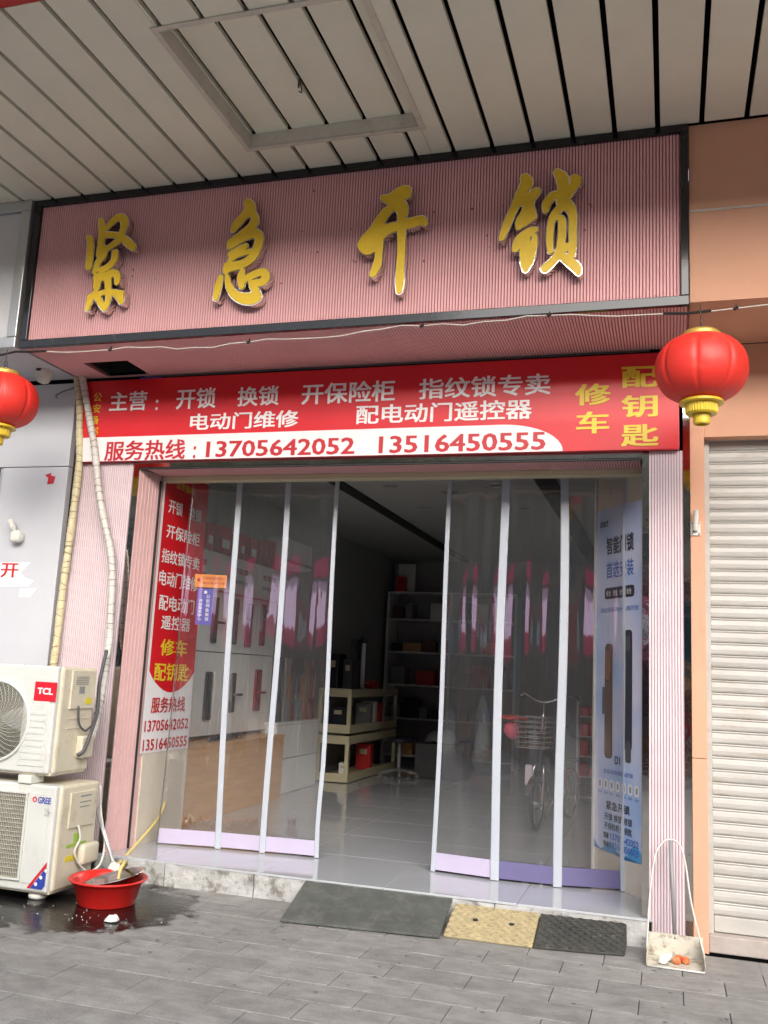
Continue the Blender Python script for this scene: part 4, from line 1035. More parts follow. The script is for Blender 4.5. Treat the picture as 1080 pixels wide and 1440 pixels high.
for body, p_, h, m_, w0, w1 in (('公安备案', (256, 690), .06, 'tyellow', 6.45, 6.75), ('开锁', (244, 723), .11, 'twhite', 6.36, 6.58), ('换锁', (244, 723), .11, 'twhite', 6.68, 6.90),
                               ('开保险柜', (238, 757), .11, 'twhite', 6.36, 6.90), ('指纹锁专卖', (230, 791), .11, 'twhite', 6.32, 6.93), ('电动门维修', (227, 823), .12, 'twhite', 6.31, 6.93),
                               ('配电动门', (228, 858), .12, 'twhite', 6.34, 6.90), ('遥控器', (231, 885), .11, 'twhite', 6.40, 6.86), ('修车', (231, 922), .13, 'tyellow', 6.42, 6.84),
                               ('配钥匙', (220, 958), .14, 'tyellow', 6.36, 6.90), ('服务热线', (213, 1003), .12, 'tred', 6.36, 6.88), ('13705642052', (201, 1030), .085, 'tred', 6.29, 6.96), ('13516450555', (199, 1057), .085, 'tred', 6.29, 6.96)):
    text_x(lp, body, p_, h, m_, w0, w1)
# splayed display board right
s0 = Vector((-.172, 6.462, 0)); sd_ = Vector((-.5547 * 1.0, .832, 0)); sn = Vector((-.832, -.5547, 0))   # direction into the shop, normal to the viewer
def SP(s, z, off=0): return s0 + sd_ * s + sn * off + Vector((0, 0, z))
db = thing('display_board', 'cream splayed board panel at the right side of the door opening', 'board', tuple(SP(.3, .156)))
b = nb(); hexa(b, [SP(0, .156), SP(.60, .156), SP(.60, .156, -.03), SP(0, .156, -.03), SP(0, 3.29), SP(.60, 3.29), SP(.60, 3.29, -.03), SP(0, 3.29, -.03)]); obj('panel', b, 'icream', db)
b = nb(); hexa(b, [SP(.601, .156, .012), SP(.625, .156, .012), SP(.625, .156, -.035), SP(.601, .156, -.035), SP(.601, 3.29, .012), SP(.625, 3.29, .012), SP(.625, 3.29, -.035), SP(.601, 3.29, -.035)]); obj('edge_strip', b, 'wplastic', db)
rp = thing('door_lock_poster', 'tall lilac blue poster of two smart door locks at the right of the door', 'poster', tuple(SP(.3, .37, .002)))
b = nb(); poly(b, [SP(.598, .37, .003), SP(.004, .37, .003), SP(.004, 2.74, .003), SP(.598, 2.74, .003)]); flat_obj('sheet', b, 'poster', rp)
def RP(nm, u0, u1, z0, z1, m, body=None, bold=.015, off=.005):
    # u from the viewer's left (0) to right (.6)
    b = nb()
    if body: add_text(b, body, lambda u, v: SP(.6 - (u0 + (u1 - u0) * u), z0 + (z1 - z0) * v, off), bold)
    else:
        r = min(u1 - u0, z1 - z0) * .3; P = []
        for (cu, cz, a0) in ((u1 - r, z1 - r, 0), (u0 + r, z1 - r, 90), (u0 + r, z0 + r, 180), (u1 - r, z0 + r, 270)):
            for k in range(4):
                a = math.radians(a0 + k * 30); P.append(SP(.6 - (cu + r * math.cos(a)), cz + r * math.sin(a), off))
        poly(b, P)
    flat_obj(nm, b, m, rp)
RP('lettering', .05, .16, 2.61, 2.66, 'tblack', 'smart')
RP('lettering', .14, .50, 2.40, 2.53, 'tblack', '智能门锁', .03)
RP('lettering', .14, .50, 2.23, 2.35, 'tblue', '首选安装', .01)
RP('pill_bar', .12, .51, 2.085, 2.165, 'tblack')
for i in range(4): RP('pill_print', .145 + i * .09, .205 + i * .09, 2.105, 2.145, 'twhite', '安全', .01, .0065)
RP('lettering', .07, .56, 1.99, 2.025, 'tblue', '指纹密码刷卡远程开锁', .0)
RP('lock_picture', .385, .485, 1.06, 1.86, 'tblack'); RP('lock_picture', .405, .475, .98, 1.12, 'dgrey', off=.0065)
RP('lock_camera', .405, .465, 1.72, 1.82, 'dgrey', off=.0068)
RP('lock_picture', .13, .235, .985, 1.77, 'lockbrown'); RP('lock_picture', .10, .13, 1.28, 1.47, 'dgrey', off=.0065); RP('lock_panel', .14, .205, 1.52, 1.72, 'bronze', off=.0068)
RP('lettering', .27, .34, .955, 1.01, 'tblack', 'D1', .03)
RP('lettering', .12, .50, .885, .915, 'tblue', '全自动智能指纹锁', .0)
for i in range(7):
    u = .05 + i * .078; RP('icon_tile', u, u + .055, .775, .845, 'bwhite'); RP('icon_mark', u + .018, u + .037, .79, .83, 'grey', off=.0065); RP('icon_print', u, u + .055, .745, .762, 'tblue', '指纹', .0)
RP('lettering', .16, .46, .645, .705, 'tblack', '紧急开锁', .02); RP('lettering', .14, .49, .575, .625, 'tblack', '开锁 换锁 修锁', .015); RP('lettering', .14, .49, .515, .562, 'tblack', '开保险柜 配钥匙', .015)
b = nb(); P = [SP(.598, .37, .0045), SP(.004, .37, .0045)] + [SP(.004 + .594 * i / 14, .41 + .045 * math.sin(i * .9) + .02 * math.cos(i * .43), .0045) for i in range(15)]
poly(b, P); me = rel(rp, b, 'teal', 'wave_print'); 
M['wave'] = mat('wave blue', (.06, .30, .62), .35, var=.4, scale=9); me.data.materials[0] = M['wave']
RP('lettering', .13, .20, .455, .495, 'tblack', '客服', .02, .006); RP('lettering', .13, .20, .40, .44, 'tblack', '热线', .02, .006)
RP('lettering', .22, .57, .455, .498, 'tblue', '13705642052', .015, .006); RP('lettering', .22, .57, .40, .443, 'tblue', '13516450555', .015, .006)
b = nb(); lathe(b, [(.001, 0), (.028, 0)], (0, 0, 0), 20)

# ================================================================== CURTAIN LEAVES
def leaf(name, label, bots, tops, widths, bands, bh):
    B = [at(*p, 2, .160) for p in bots]; T_ = []
    for p, q in zip(tops, B):
        z = at(*p, 1, q.y); k = (3.06 - q.z) / (z.z - q.z); T_.append(Vector((q.x + (z.x - q.x) * k, q.y, 3.06)))
    t = thing(name, label, 'curtain', tuple((B[0] + B[-1]) / 2))
    def pt(i, u, v): a = B[i].lerp(B[i + 1], u); c = T_[i].lerp(T_[i + 1], u); return a.lerp(c, v)
    for i in range(len(B) - 1):
        b = nb(); NU, NV = 22, 44; G = []
        nrm = (B[i + 1] - B[i]).cross(Vector((0, 0, 1))).normalized(); ph = i * 1.7 + len(label) * .31
        for a in range(NU + 1):
            row = []
            for c in range(NV + 1):
                u, v = a / NU, c / NV; p = pt(i, u, .045 + v * .955)
                d = (.004 if (i == 1 and 'left' in label) else (.015 if 'right' in label else .009)) * math.sin(2 * math.pi * (u * 1.5) + ph + .5 * math.sin(v * 3)) * max(0, math.sin(math.pi * u)) ** 1.2
                d += .004 * noise.noise(Vector((p.x * 6, 0, p.z * .9))) * (1 if 0 < a < NU else 0)
                d *= (.55 + .45 * math.sin(math.pi * v)); row.append(b.verts.new(p + nrm * d))
            G.append(row)
        for a in range(NU):
            for c in range(NV): b.faces.new([G[a][c], G[a + 1][c], G[a + 1][c + 1], G[a][c + 1]])
        obj('film_panel', b, 'film', t, smooth=True)
        b = nb(); e = .012; f = .985
        P = []
        for off in (.004, -.004):
            P.append([pt(i, e, 0.004) + nrm * off, pt(i, f, 0.004) + nrm * off, pt(i, f, bh / 2.9) + nrm * off, pt(i, e, bh / 2.9) + nrm * off])
        hexa(b, [P[0][0], P[0][1], P[1][1], P[1][0], P[0][3], P[0][2], P[1][2], P[1][3]])
        obj('kick_band', b, bands[i], t)
    for i in range(len(B)):
        w = widths[i] / 2
        dr = (B[min(i + 1, len(B) - 1)] - B[max(i - 1, 0)]); dr.z = 0; dr.normalize(); nr = Vector((dr.y, -dr.x, 0)) 
        b = nb(); K = 14; R_ = []
        for k in range(K + 1):
            v = k / K; c = B[i].lerp(T_[i], v) + nr * (.006 + .003 * math.sin(v * 9 + i)) + dr * (.008 * math.sin(v * 6 + i * 2) - .012 * math.exp(-((v - .10) / .07) ** 2) * (i == 3))
            R_.append([b.verts.new(c - dr * w), b.verts.new(c - dr * w * .8 + nr * .006), b.verts.new(c + dr * w * .8 + nr * .006), b.verts.new(c + dr * w), b.verts.new(c + dr * w * .6 - nr * .012), b.verts.new(c - dr * w * .6 - nr * .012)])
        for k in range(K):
            for j in range(6): b.faces.new([R_[k][j], R_[k][(j + 1) % 6], R_[k + 1][(j + 1) % 6], R_[k + 1][j]])
        b.faces.new(R_[0]); b.faces.new(R_[-1])
        obj('stile', b, 'stile' if widths[i] > .02 else 'film', t)
    return t, B, T_
leaf('folding_curtain', 'left leaf of the clear plastic folding door curtain with lilac bottom bands', [(221, 1187), (305, 1193), (370, 1199), (446, 1206)], [(274, 680), (337, 672), (407, 672), (476, 674)], (.012, .046, .046, .034), ['lilac', 'lilac', 'lilac'], .115)
leaf('folding_curtain', 'right leaf of the clear plastic folding door curtain with purple bottom bands', [(609, 1225), (694, 1237), (785, 1247), (877, 1253)], [(635, 668), (711, 668), (795, 668), (881, 665)], (.034, .060, .060, .035), ['lilac', 'purple', 'purple'], .125)
obj('curtain_rail', box(-3.70, -.25, 6.44, 6.68, 3.062, 3.10), 'alu', rm)
def notice(px0, px1, m, name, label, lines, vert=False):
    (xa, ya), (xb, yb) = px0, px1
    A = at(xa, yb, 1, 6.475); Bq = at(xb, yb, 1, 6.545); zt_ = at(xa, ya, 1, 6.475).z
    d = Bq - A; d.z = 0; n = Vector((d.y, -d.x, 0)).normalized()
    b = nb(); P = [A, A + d, A + d + Vector((0, 0, zt_ - A.z)), A + Vector((0, 0, zt_ - A.z))]; poly(b, P, tuple(-n * .0015))
    o = solo(name, b, m, tuple(A), label, 'notice')
    H_ = zt_ - A.z
    for body, u0, u1, v0, v1, mm in lines:
        b = nb(); add_text(b, body, lambda u, v: A + d * (u0 + (u1 - u0) * u) + Vector((0, 0, H_ * (v0 + (v1 - v0) * v))) + n * .001, .01)
        rel(o, b, mm, 'lettering')
notice((273, 807), (318, 825), 'onotice', 'orange_notice', 'small orange notice stuck on the left curtain leaf', [('开锁服务备案登记', .25, .95, .6, .82, 'tred'), ('诚信经营 安全可靠', .25, .95, .25, .42, 'tred'), ('●', .08, .18, .4, .7, 'tred')])
vl = [('●', .4, .6, .86, .95, 'twhite')]
for i, ch in enumerate('公安局备案锁'): vl.append((ch, .56, .80, .74 - i * .125, .84 - i * .125, 'twhite'))
for i, ch in enumerate('开锁服务中心'): vl.append((ch, .14, .36, .62 - i * .1, .70 - i * .1, 'twhite'))
notice((274, 827), (297, 878), 'pnotice', 'violet_notice', 'small violet notice with white vertical characters below the orange one', vl)

# ================================================================== SHOP GOODS, LEFT SIDE
CX = -4.10
cab = thing('display_cabinet', 'white wall cabinet with door locks mounted on its panels behind the left curtain', 'cabinet', (-4.2, 8.2, .82))
for (za, zb) in ((.84, 1.60), (1.61, 2.17)):
    for j in range(4):
        ya = 7.03 + j * .60; obj('cabinet_panel', box(-4.29, CX, ya + .002, ya + .598, za, zb, bev=.002), 'iwhite', cab)
hd = thing('header_box', 'white shelf header box with red lettering above the lock cabinet', 'shelf header', (-4.2, 8.2, 2.18))
obj('box_body', box(-4.29, CX + .03, 7.03, 9.40, 2.18, 2.53, bev=.004), 'iwhite', hd)
for ya in (7.35, 8.25, 8.95):
    b = nb(); add_text(b, '智能锁', lambda u, v: (CX + .0325, ya + .34 * u, 2.38 + .06 * v), .02); flat_obj('lettering', b, 'tred', hd)
    b = nb(); add_text(b, '指纹密码门锁', lambda u, v: (CX + .0325, ya + .34 * u, 2.28 + .04 * v), .01); flat_obj('lettering', b, 'tblack', hd)
obj('lower_trim', box(CX + .001, CX + .035, 7.03, 9.4, 2.172, 2.179), 'tred', hd)
LK = [((294, 838, 306, 904), 'tblack', 'black smart door lock, upper row, next to the violet notice'), ((325, 841, 331, 906), 'dgrey', 'dark grey door lock in the upper row behind the curtain stile'), ((342, 847, 354, 910), 'tblack', 'wide black door lock in the middle of the upper row'),
      ((363, 849, 373, 908), 'lockred', 'dark red door lock at the end of the upper row'), ((283, 944, 298, 1013), 'tblack', 'large black door lock leftmost in the lower row'), ((320, 946, 330, 1002), 'dgrey', 'door lock with a lever handle in the middle of the lower row'), ((354, 941, 366, 1000), 'lockred', 'dark red door lock with lever handle at the end of the lower row')]
for i, ((xa, ya, xb, yb), m_, lb_) in enumerate(LK):
    A = at(xa, yb, 0, CX); B_ = at(xb, ya, 0, CX); zt_ = at(xa, ya, 0, CX).z; w = max(.07, min(B_.y - A.y, .16))
    t = thing('door_lock', lb_, 'door lock', (CX, A.y, A.z), group='door locks mounted on the white cabinet')
    obj('lock_body', box(CX + .001, CX + .03, A.y, A.y + w, A.z, zt_, bev=.012), m_, t)
    if i in (0, 5, 6): b = nb(); zc = A.z + (zt_ - A.z) * .42; bx(b, CX + .03, CX + .07, A.y + w * .3, A.y + w * .5, zc, zc + .025); bx(b, CX + .055, CX + .07, A.y + w * .3, A.y + w * .3 + .14, zc, zc + .025, bev=.004); obj('lever', b, 'steel' if i == 5 else m_, t)
    else: obj('key_panel', box(CX + .0305, CX + .034, A.y + w * .2, A.y + w * .8, zt_ - .16, zt_ - .03), 'glassdark', t)
for i, (ya, yb, dz) in enumerate(((7.72, 7.86, .26), (8.0, 8.22, .28), (8.42, 8.56, .26), (8.66, 8.84, .26), (9.12, 9.30, .30))):
    t = thing('gift_box', ('red carton nearest the door on the lock cabinet', 'wide red carton with white label on the lock cabinet', 'narrow red carton in the middle on the lock cabinet', 'red carton with a white label right of the middle on the cabinet', 'tall plain red carton at the far end on the cabinet')[i], 'carton', (-4.2, ya, 2.531), group='red cartons on top of the cabinet')
    obj('carton', box(-4.28, CX - .0, ya, yb, 2.531, 2.531 + dz, bev=.003), 'redbox', t)
    if i < 4: obj('carton_label', box(CX + .0005, CX + .002, ya + .03, yb - .03, 2.60, 2.68), 'bwhite', t)
ct = thing('wooden_counter', 'low wooden counter front below the lock cabinet behind the left curtain', 'counter', (-3.98, 8.2, .156))
obj('front_board', box(-3.89, -3.87, 7.05, 9.32, .156, .775), 'wood', ct)
obj('counter_top', box(-4.29, -3.862, 7.05, 9.325, .776, .80, bev=.003), 'wood', ct)
obj('end_board', box(-4.29, -3.8905, 9.30, 9.32, .156, .775), 'wood', ct)
q = at(300, 1036, 0, -3.96)
b = nb()
for k in range(5):
    tube(b, catmull([(-3.98 + .03 * math.sin(k * 2), q.y - .05 + k * .07, .812 + .02 * (k % 2)), (-3.95, q.y + .10 + k * .10, .845), (-4.02, q.y + .25 + k * .12, .815)]), .016, 6)
solo('tool_bundle', b, 'tblack', (-3.97, q.y + .2, .80), 'black bundle of tools and straps lying on the wooden counter', 'tools', smooth=True)
b = lathe(nb(), [(.001, 0), (.032, 0), (.034, .10), (.02, .15), (.012, .19), (.001, .19)], (-3.92, 7.22, .801), 16)
M['green'] = mat('green glass', (.02, .16, .06), .1); solo('green_bottle', b, 'green', (-3.92, 7.22, .801), 'green bottle at the near end of the wooden counter', 'bottle', smooth=True)
wc = thing('white_counter', 'white cabinet counter beyond the wooden one carrying door samples', 'cabinet', (-4.1, 10, .156))
for ya in (9.36, 9.98): 
    obj('cabinet_panel', box(-4.28, -3.97, ya, ya + .615, .16, .52, bev=.002), 'iwhite', wc); obj('cabinet_panel', box(-4.28, -3.97, ya, ya + .615, .53, .88, bev=.002), 'iwhite', wc)
obj('counter_top', box(-4.28, -3.96, 9.34, 10.62, .885, .91), 'iwhite', wc)
DS = [('tblack', 'black'), ('grey', 'grey'), ('lockbrown', 'brown'), ('dgrey', 'dark grey'), ('bronze', 'bronze'), ('lockred', 'dark red')]
for i, (m_, nm_) in enumerate(DS):
    ya = 9.42 + i * .195; t = thing('door_sample', nm_ + ' upright door sample board on the white counter', 'door sample', (-4.1, ya, .911), group='door samples standing on the white counter')
    obj('sample_board', box(-4.18, -4.02, ya, ya + .15, .911, 1.60, bev=.008), m_, t); b = nb(); bx(b, -4.02, -3.99, ya + .06, ya + .09, 1.15, 1.42, bev=.004); obj('pull_handle', b, 'bronze' if i % 2 else 'steel', t)
t = thing('wall_box', 'pale box mounted high on the left wall above the cabinets', 'wall box', (-4.2, 9.7, 2.6))
obj('casing', box(-4.29, -4.06, 9.45, 10.3, 2.62, 2.92, bev=.02), 'iwhite', t); obj('louvre', box(-4.055, -4.05, 9.5, 10.25, 2.65, 2.68), 'grey', t)
# cream shelf unit
sx0, sx1, sy0, sy1 = -4.12, -3.70, 10.95, 13.0
su = thing('cream_shelf', 'cream metal shelf unit of two stacked modules in the open doorway', 'shelf', (-3.9, 11.8, .156))
for (za, zb) in ((.165, .71), (.74, 1.27)):
    for z_, h_ in ((za, .10), (zb - .10, .10)):
        obj('rail', box(sx0, sx1, sy0, sy0 + .02, z_, z_ + h_, bev=.003), 'cream', su); obj('rail', box(sx1 - .02, sx1, sy0 + .021, sy1, z_, z_ + h_, bev=.003), 'cream', su)
        obj('shelf_board', box(sx0 + .01, sx1 - .021, sy0 + .021, sy1, z_ + h_ * .4, z_ + h_ * .5), 'cream', su)
    for (a_, c_) in ((sx1 - .045, sy0 - .002), (sx0, sy0 - .002), (sx1 - .045, sy1 - .04)): obj('post', box(a_, a_ + .047, c_, c_ + .042, za + .002, zb - .002, bev=.003), 'cream', su)
for i, (xa, ya, w_, d_, h_, z_, m_, lb_, ct_) in enumerate(((-4.05, 11.0, .14, .3, .42, 1.271, 'tblack', 'tall black key machine on top of the cream shelf', 'machine'), (-3.88, 11.1, .12, .3, .36, 1.271, 'dgrey', 'dark grey key machine on top of the cream shelf', 'machine'),
        (-3.95, 11.9, .22, .28, .10, 1.271, 'redbox', 'low red box on the far end of the cream shelf top', 'box'), (-4.05, 11.2, .2, .3, .25, .80, 'tblack', 'black case inside the upper module of the cream shelf', 'case'),
        (-3.95, 11.9, .2, .12, .28, .80, 'grey', 'grey folder box inside the upper shelf module', 'box'), (-3.95, 12.1, .2, .12, .30, .80, 'iwhite', 'white folder box inside the upper shelf module', 'box'), (-3.95, 12.35, .2, .12, .28, .80, 'redbox', 'dark red folder box inside the upper shelf module', 'box'),
        (-3.85, 11.05, .10, .1, .16, .225, 'iwhite', 'small white box inside the lower shelf module', 'box'), (-3.95, 12.0, .2, .12, .33, .225, 'redbox', 'red box standing inside the lower shelf module', 'box'))):
    t = thing('key_machine' if 'machine' in lb_ else 'storage_box', lb_, ct_, (xa, ya, z_)); obj('casing', box(xa, xa + w_, ya, ya + d_, z_, z_ + h_, bev=.008), m_, t)
    obj('front_label', box(xa + w_ * .25, xa + w_ * .75, ya - .002, ya - .0003, z_ + h_ * .6, z_ + h_ * .8), 'cream', t)
q = at(515, 968, 0, -3.80)
t = thing('standing_tube', 'slim white tube with black cap standing on the cream shelf', 'tube', (-3.80, 11.65, 1.271))
b = lathe(nb(), [(.03, 0), (.03, .58)], (-3.80, 11.65, 1.271), 16, cap=True); obj('tube_body', b, 'iwhite', t, smooth=False)
b = lathe(nb(), [(.001, .66), (.034, .655), (.036, .581), (.001, .581)], (-3.80, 11.65, 1.271), 16); obj('tube_cap', b, 'tblack', t)
b = nb(); bx(b, -3.90, -3.79, 11.69, 11.75, 1.272, 1.90, bev=.01); solo('black_panel', b, 'tblack', (-3.85, 11.72, 1.272), 'tall black board standing behind the white tube on the shelf', 'board')
# back shelving
bsx0, bsx1 = -4.2, -2.2
bk = thing('back_shelving', 'tall white shelving with goods at the dark back wall of the shop', 'shelving', (-3.2, 14.3, .156))
for x in (bsx0, -3.2, bsx1): obj('upright', box(x - .02, x + .02, 14.0, 14.5, .157, 2.74), 'iwhite', bk)
for z in (.25, .8, 1.3, 1.8, 2.3, 2.72): 
    for x in (bsx0, -3.2): obj('shelf_board', box(x + .0205, (x + .979 if x < -4 else x + .979), 14.0, 14.5, z, z + .025), 'iwhite', bk)
BNM = {'tblack': 'black', 'redbox': 'red', 'grey': 'grey', 'bluel': 'blue', 'iwhite': 'white', 'lockbrown': 'brown', 'wood': 'tan'}; SNM = ['lowest', 'second lowest', 'middle', 'second highest', 'highest']; used_l = {}
def uniq(c, sh, left):
    k = (c, sh, left); used_l[k] = used_l.get(k, 0) + 1
    return '%s%s box on the %s shelf of the back shelving, %s bay' % (('', 'another ', 'third ', 'fourth ')[used_l[k] - 1], c, sh, 'near' if left else 'far')
for si_, z in enumerate((.276, .826, 1.326, 1.826, 2.326)):
    x = bsx0 + .06
    while x < bsx1 - .3:
        w_ = random.uniform(.10, .30); h_ = random.uniform(.08, .34)
        if not (x < -3.2 < x + w_ + .03) and random.random() < .93:
            m_ = random.choice(['tblack', 'redbox', 'grey', 'bluel', 'iwhite', 'lockbrown', 'wood'])
            solo('goods_box', box(x, x + w_, 14.05, 14.35, z, z + h_, bev=.005), m_, (x, 14.2, z), uniq(BNM[m_], SNM[si_], x < -3.2), 'box', group='goods on the back shelving')
        x += w_ + .03
solo('white_board', box(-4.12, -3.84, 14.2, 14.22, 2.746, 3.20), 'iwhite', (-4.0, 14.2, 2.746), 'white board standing on top of the back shelving', 'board')
solo('red_banner_box', box(-4.10, -3.95, 14.02, 14.15, 2.746, 2.98), 'redbox', (-4.0, 14.1, 2.746), 'red box on top of the back shelving in front of the white board', 'box')
# stool with pale cloth
q = at(560, 1092, 2, .156)
t = thing('work_stool', 'dark round work stool on a five-star base in the shade of the shop', 'stool', tuple(q))
b = lathe(nb(), [(.001, .50), (.17, .50), (.19, .47), (.18, .44), (.001, .43)], q, 24); obj('seat', b, 'tblack', t, smooth=True)
b = nb(); tube(b, [q + Vector((0, 0, .08)), q + Vector((0, 0, .44))], .025, 10); obj('column', b, 'grey', t)
for k in range(5):
    a = k * 1.257; b = nb(); tube(b, [q + Vector((0, 0, .09)), q + Vector((.25 * math.cos(a), .25 * math.sin(a), .05))], .016, 6); lathe(b, [(.001, .045), (.025, .04), (.025, .01), (.001, 0)], q + Vector((.25 * math.cos(a), .25 * math.sin(a), 0)), 8); obj('leg', b, 'grey', t)
b = nb(); lathe(b, [(.001, .16), (.10, .15), (.2, .08), (.24, 0)], (q.x + .5, q.y + .3, .62), 18); disp_noise(b, .05, 6)
solo('cloth_pile', b, 'grey', (q.x + .5, q.y + .3, .60), 'grey heap of cloth in the shade beside the stool', 'cloth', smooth=True)
solo('low_table', box(q.x + .2, q.x + .85, q.y + .05, q.y + .6, .156, .60, bev=.01), 'dgrey', (q.x + .5, q.y + .3, .156), 'dark low cabinet in the shade under the cloth heap', 'cabinet')
# small switch box on the wall
solo('switch_box', box(-4.299, -4.27, 12.6, 12.9, 1.75, 1.93, bev=.004), 'grey', (-4.28, 12.7, 1.75), 'small grey switch box on the left wall above the shelf', 'switch box')
# ceiling downlights
for px, py in ((550, 683), (632, 692), (595, 714), (698, 682), (738, 714)):
    q = at(px, py, 2, 3.298); t = thing('downlight', 'unlit round downlight recessed in the shop ceiling', 'downlight', (q.x, q.y, 3.29), group='unlit downlights in the shop ceiling')
    b = nb(); ring(b, (q.x, q.y, 3.297), .085, .008, 'z', 28, 6); obj('rim', b, 'alu', t, smooth=True)
    b = lathe(nb(), [(.001, 0), (.08, 0)], (q.x, q.y, 3.2965), 24); obj('lens', b, 'grey', t)
# red goods rack
t = thing('goods_rack', 'low rack of small red cartons behind the bicycle', 'rack', (-.75, 11, .156))
for x in (-1.0, -.52): obj('upright', box(x - .01, x + .01, 11.0, 11.3, .157, 1.32), 'iwhite', t)
for r in range(5):
    z = .22 + r * .22; obj('shelf_board', box(-.989, -.531, 11.0, 11.3, z, z + .012), 'pinkpale', t)
    for k in range(4):
        x = -.975 + k * .112; hgt = random.uniform(.08, .17); obj('carton', box(x, x + .09, 11.02, 11.2, z + .013, z + .013 + hgt), random.choice(['redbox', 'pinkbag', 'redbox', 'lockbrown']), t)

# ================================================================== BICYCLE
bo = at(754, 1168, 2, .156); b2 = at(806, 1150, 2, .156)
hd_ = math.atan2(b2.y - bo.y, b2.x - bo.x); ux, uy = math.cos(hd_), math.sin(hd_)
def BL(s, l, z): return Vector((bo.x + ux * s - uy * l, bo.y + uy * s + ux * l, .157 + z))   # s back, l to the right side
bc = thing('bicycle', 'small bicycle with wire basket and pink bag behind the right curtain leaf', 'bicycle', tuple(bo))
WR = .232; WB = .92
def wheel(s, yaw=0):
    def TW(bm): bm.transform(Matrix.Translation(BL(s, 0, WR)) @ Matrix.Rotation(hd_ + yaw, 4, 'Z'))
    b = nb(); ring(b, (0, 0, 0), WR - .02, .02, 'y', 40, 8); TW(b); w = obj('wheel', b, 'tblack', bc, smooth=True)
    b = nb(); ring(b, (0, 0, 0), WR - .042, .008, 'y', 40, 6); TW(b); obj('rim', b, 'steel', w, smooth=True)
    b = nb()
    for k in range(20):
        a = k * math.pi / 10; tube(b, [(.015 * math.cos(a), .02 * (-1) ** k, .015 * math.sin(a)), ((WR - .045) * math.cos(a), 0, (WR - .045) * math.sin(a))], .0018, 4, cap=False)
    tube(b, [(0, -.05, 0), (0, .05, 0)], .018, 8); TW(b); obj('spokes', b, 'steel', w)
ORG_w = ORG
_w = wheel
def wheel2(s, yaw=0):
    ORG_keep = ORG
    _w(s, yaw)
wheel2(0, .12); wheel2(WB)
def bt(nm, pts, r, m='dgrey', sm=True, n=8):
    b = nb(); tube(b, catmull([BL(*p) for p in pts], 5) if len(pts) > 2 else [BL(*p) for p in pts], r, n); return obj(nm, b, m, bc, smooth=sm)
bt('fork', [(0, .05, WR), (.03, .05, WR + .28), (.06, .03, WR + .34)], .011, 'steel'); bt('fork', [(0, -.05, WR), (.03, -.05, WR + .28), (.06, -.03, WR + .34)], .011, 'steel')
bt('head_tube', [(.055, 0, WR + .30), (.11, 0, WR + .62)], .020); bt('stem', [(.11, 0, WR + .62), (.15, 0, WR + .90)], .014, 'steel')
bt('handlebar', [(.24, -.27, WR + .95), (.18, -.20, WR + .97), (.14, -.06, WR + .91), (.14, .06, WR + .91), (.18, .20, WR + .97), (.24, .27, WR + .95)], .012, 'steel')
for l in (-.27, .27): bt('grip', [(.24, l, WR + .95), (.33, l * 1.04, WR + .94)], .018, 'tblack')
bt('down_tube', [(.07, 0, WR + .38), (.25, 0, WR + .12), (.50, 0, WR + .03)], .020); bt('seat_tube', [(.50, 0, WR + .03), (.60, 0, WR + .50)], .016); bt('seat_post', [(.60, 0, WR + .50), (.625, 0, WR + .62)], .012, 'steel')
for l in (-.05, .05): bt('chain_stay', [(.50, l * .5, WR + .02), (WB, l, WR)], .009); bt('seat_stay', [(.59, l * .5, WR + .42), (WB, l, WR)], .008)
b = nb(); P = [BL(.50, 0, WR + .66), BL(.58, 0, WR + .665), BL(.70, 0, WR + .67), BL(.78, 0, WR + .68)]; tube(b, P, lambda t: .03 + .07 * t * (1.25 - t), 12); bmesh.ops.scale(b, vec=(1, 1, .5), space=Matrix.Translation(-BL(.6, 0, WR + .67)), verts=b.verts[:]); obj('saddle', b, 'tblack', bc, smooth=True)
for s_, nm_ in ((0, 'mudguard'), (WB, 'mudguard')):
    b = nb(); pr_ = []
    for k in range(15):
        a = math.radians(20 + k * 10); c_ = [BL(s_ - math.cos(a) * (WR + .022), l, WR + math.sin(a) * (WR + .022)) for l in (-.028, .028)]; pr_.append([b.verts.new(v) for v in c_])
    for k in range(14): b.faces.new([pr_[k][0], pr_[k][1], pr_[k + 1][1], pr_[k + 1][0]])
    obj(nm_, b, 'steel' if s_ == 0 else 'lockred', bc, smooth=True)
# basket: wire hoops and bars
b = nb()
for k in range(7):
    z = WR + .50 + k * .045; g = 1 + k * .03; hx, hl = .11 * g, .13 * g
    P = [BL(-.08 + dx, l, z) for dx, l in ((-hx, -hl), (hx, -hl), (hx, hl), (-hx, hl), (-hx, -hl))]; tube(b, P, .005, 5)
for k in range(12):
    t_ = k / 12 * 4; e = int(t_); f = t_ - e; cs = ((-1, -1), (1, -1), (1, 1), (-1, 1), (-1, -1)); dx = cs[e][0] + (cs[e + 1][0] - cs[e][0]) * f; l = cs[e][1] + (cs[e + 1][1] - cs[e][1]) * f
    tube(b, [BL(-.08 + dx * .11, l * .13, WR + .50), BL(-.08 + dx * .13, l * .153, WR + .77)], .003, 4)
obj('basket', b, 'steel', bc)
bt('pedal_crank', [(.50, .07, WR + .02), (.44, .09, WR - .10)], .008, 'steel'); bt('pedal_crank', [(.50, -.07, WR + .02), (.56, -.09, WR + .13)], .008, 'steel')
b = nb(); c_ = BL(.44, .13, WR - .10); bx(b, c_.x - .05, c_.x + .05, c_.y - .03, c_.y + .03, c_.z - .01, c_.z + .01, bev=.004); obj('pedal', b, 'tblack', bc)
bt('kickstand', [(.62, .05, WR - .02), (.66, .16, .01)], .007, 'steel')
bt('rear_rack', [(.70, -.05, WR + .32), (1.08, -.05, WR + .33), (1.08, .05, WR + .33), (.70, .05, WR + .32)], .007, 'steel')
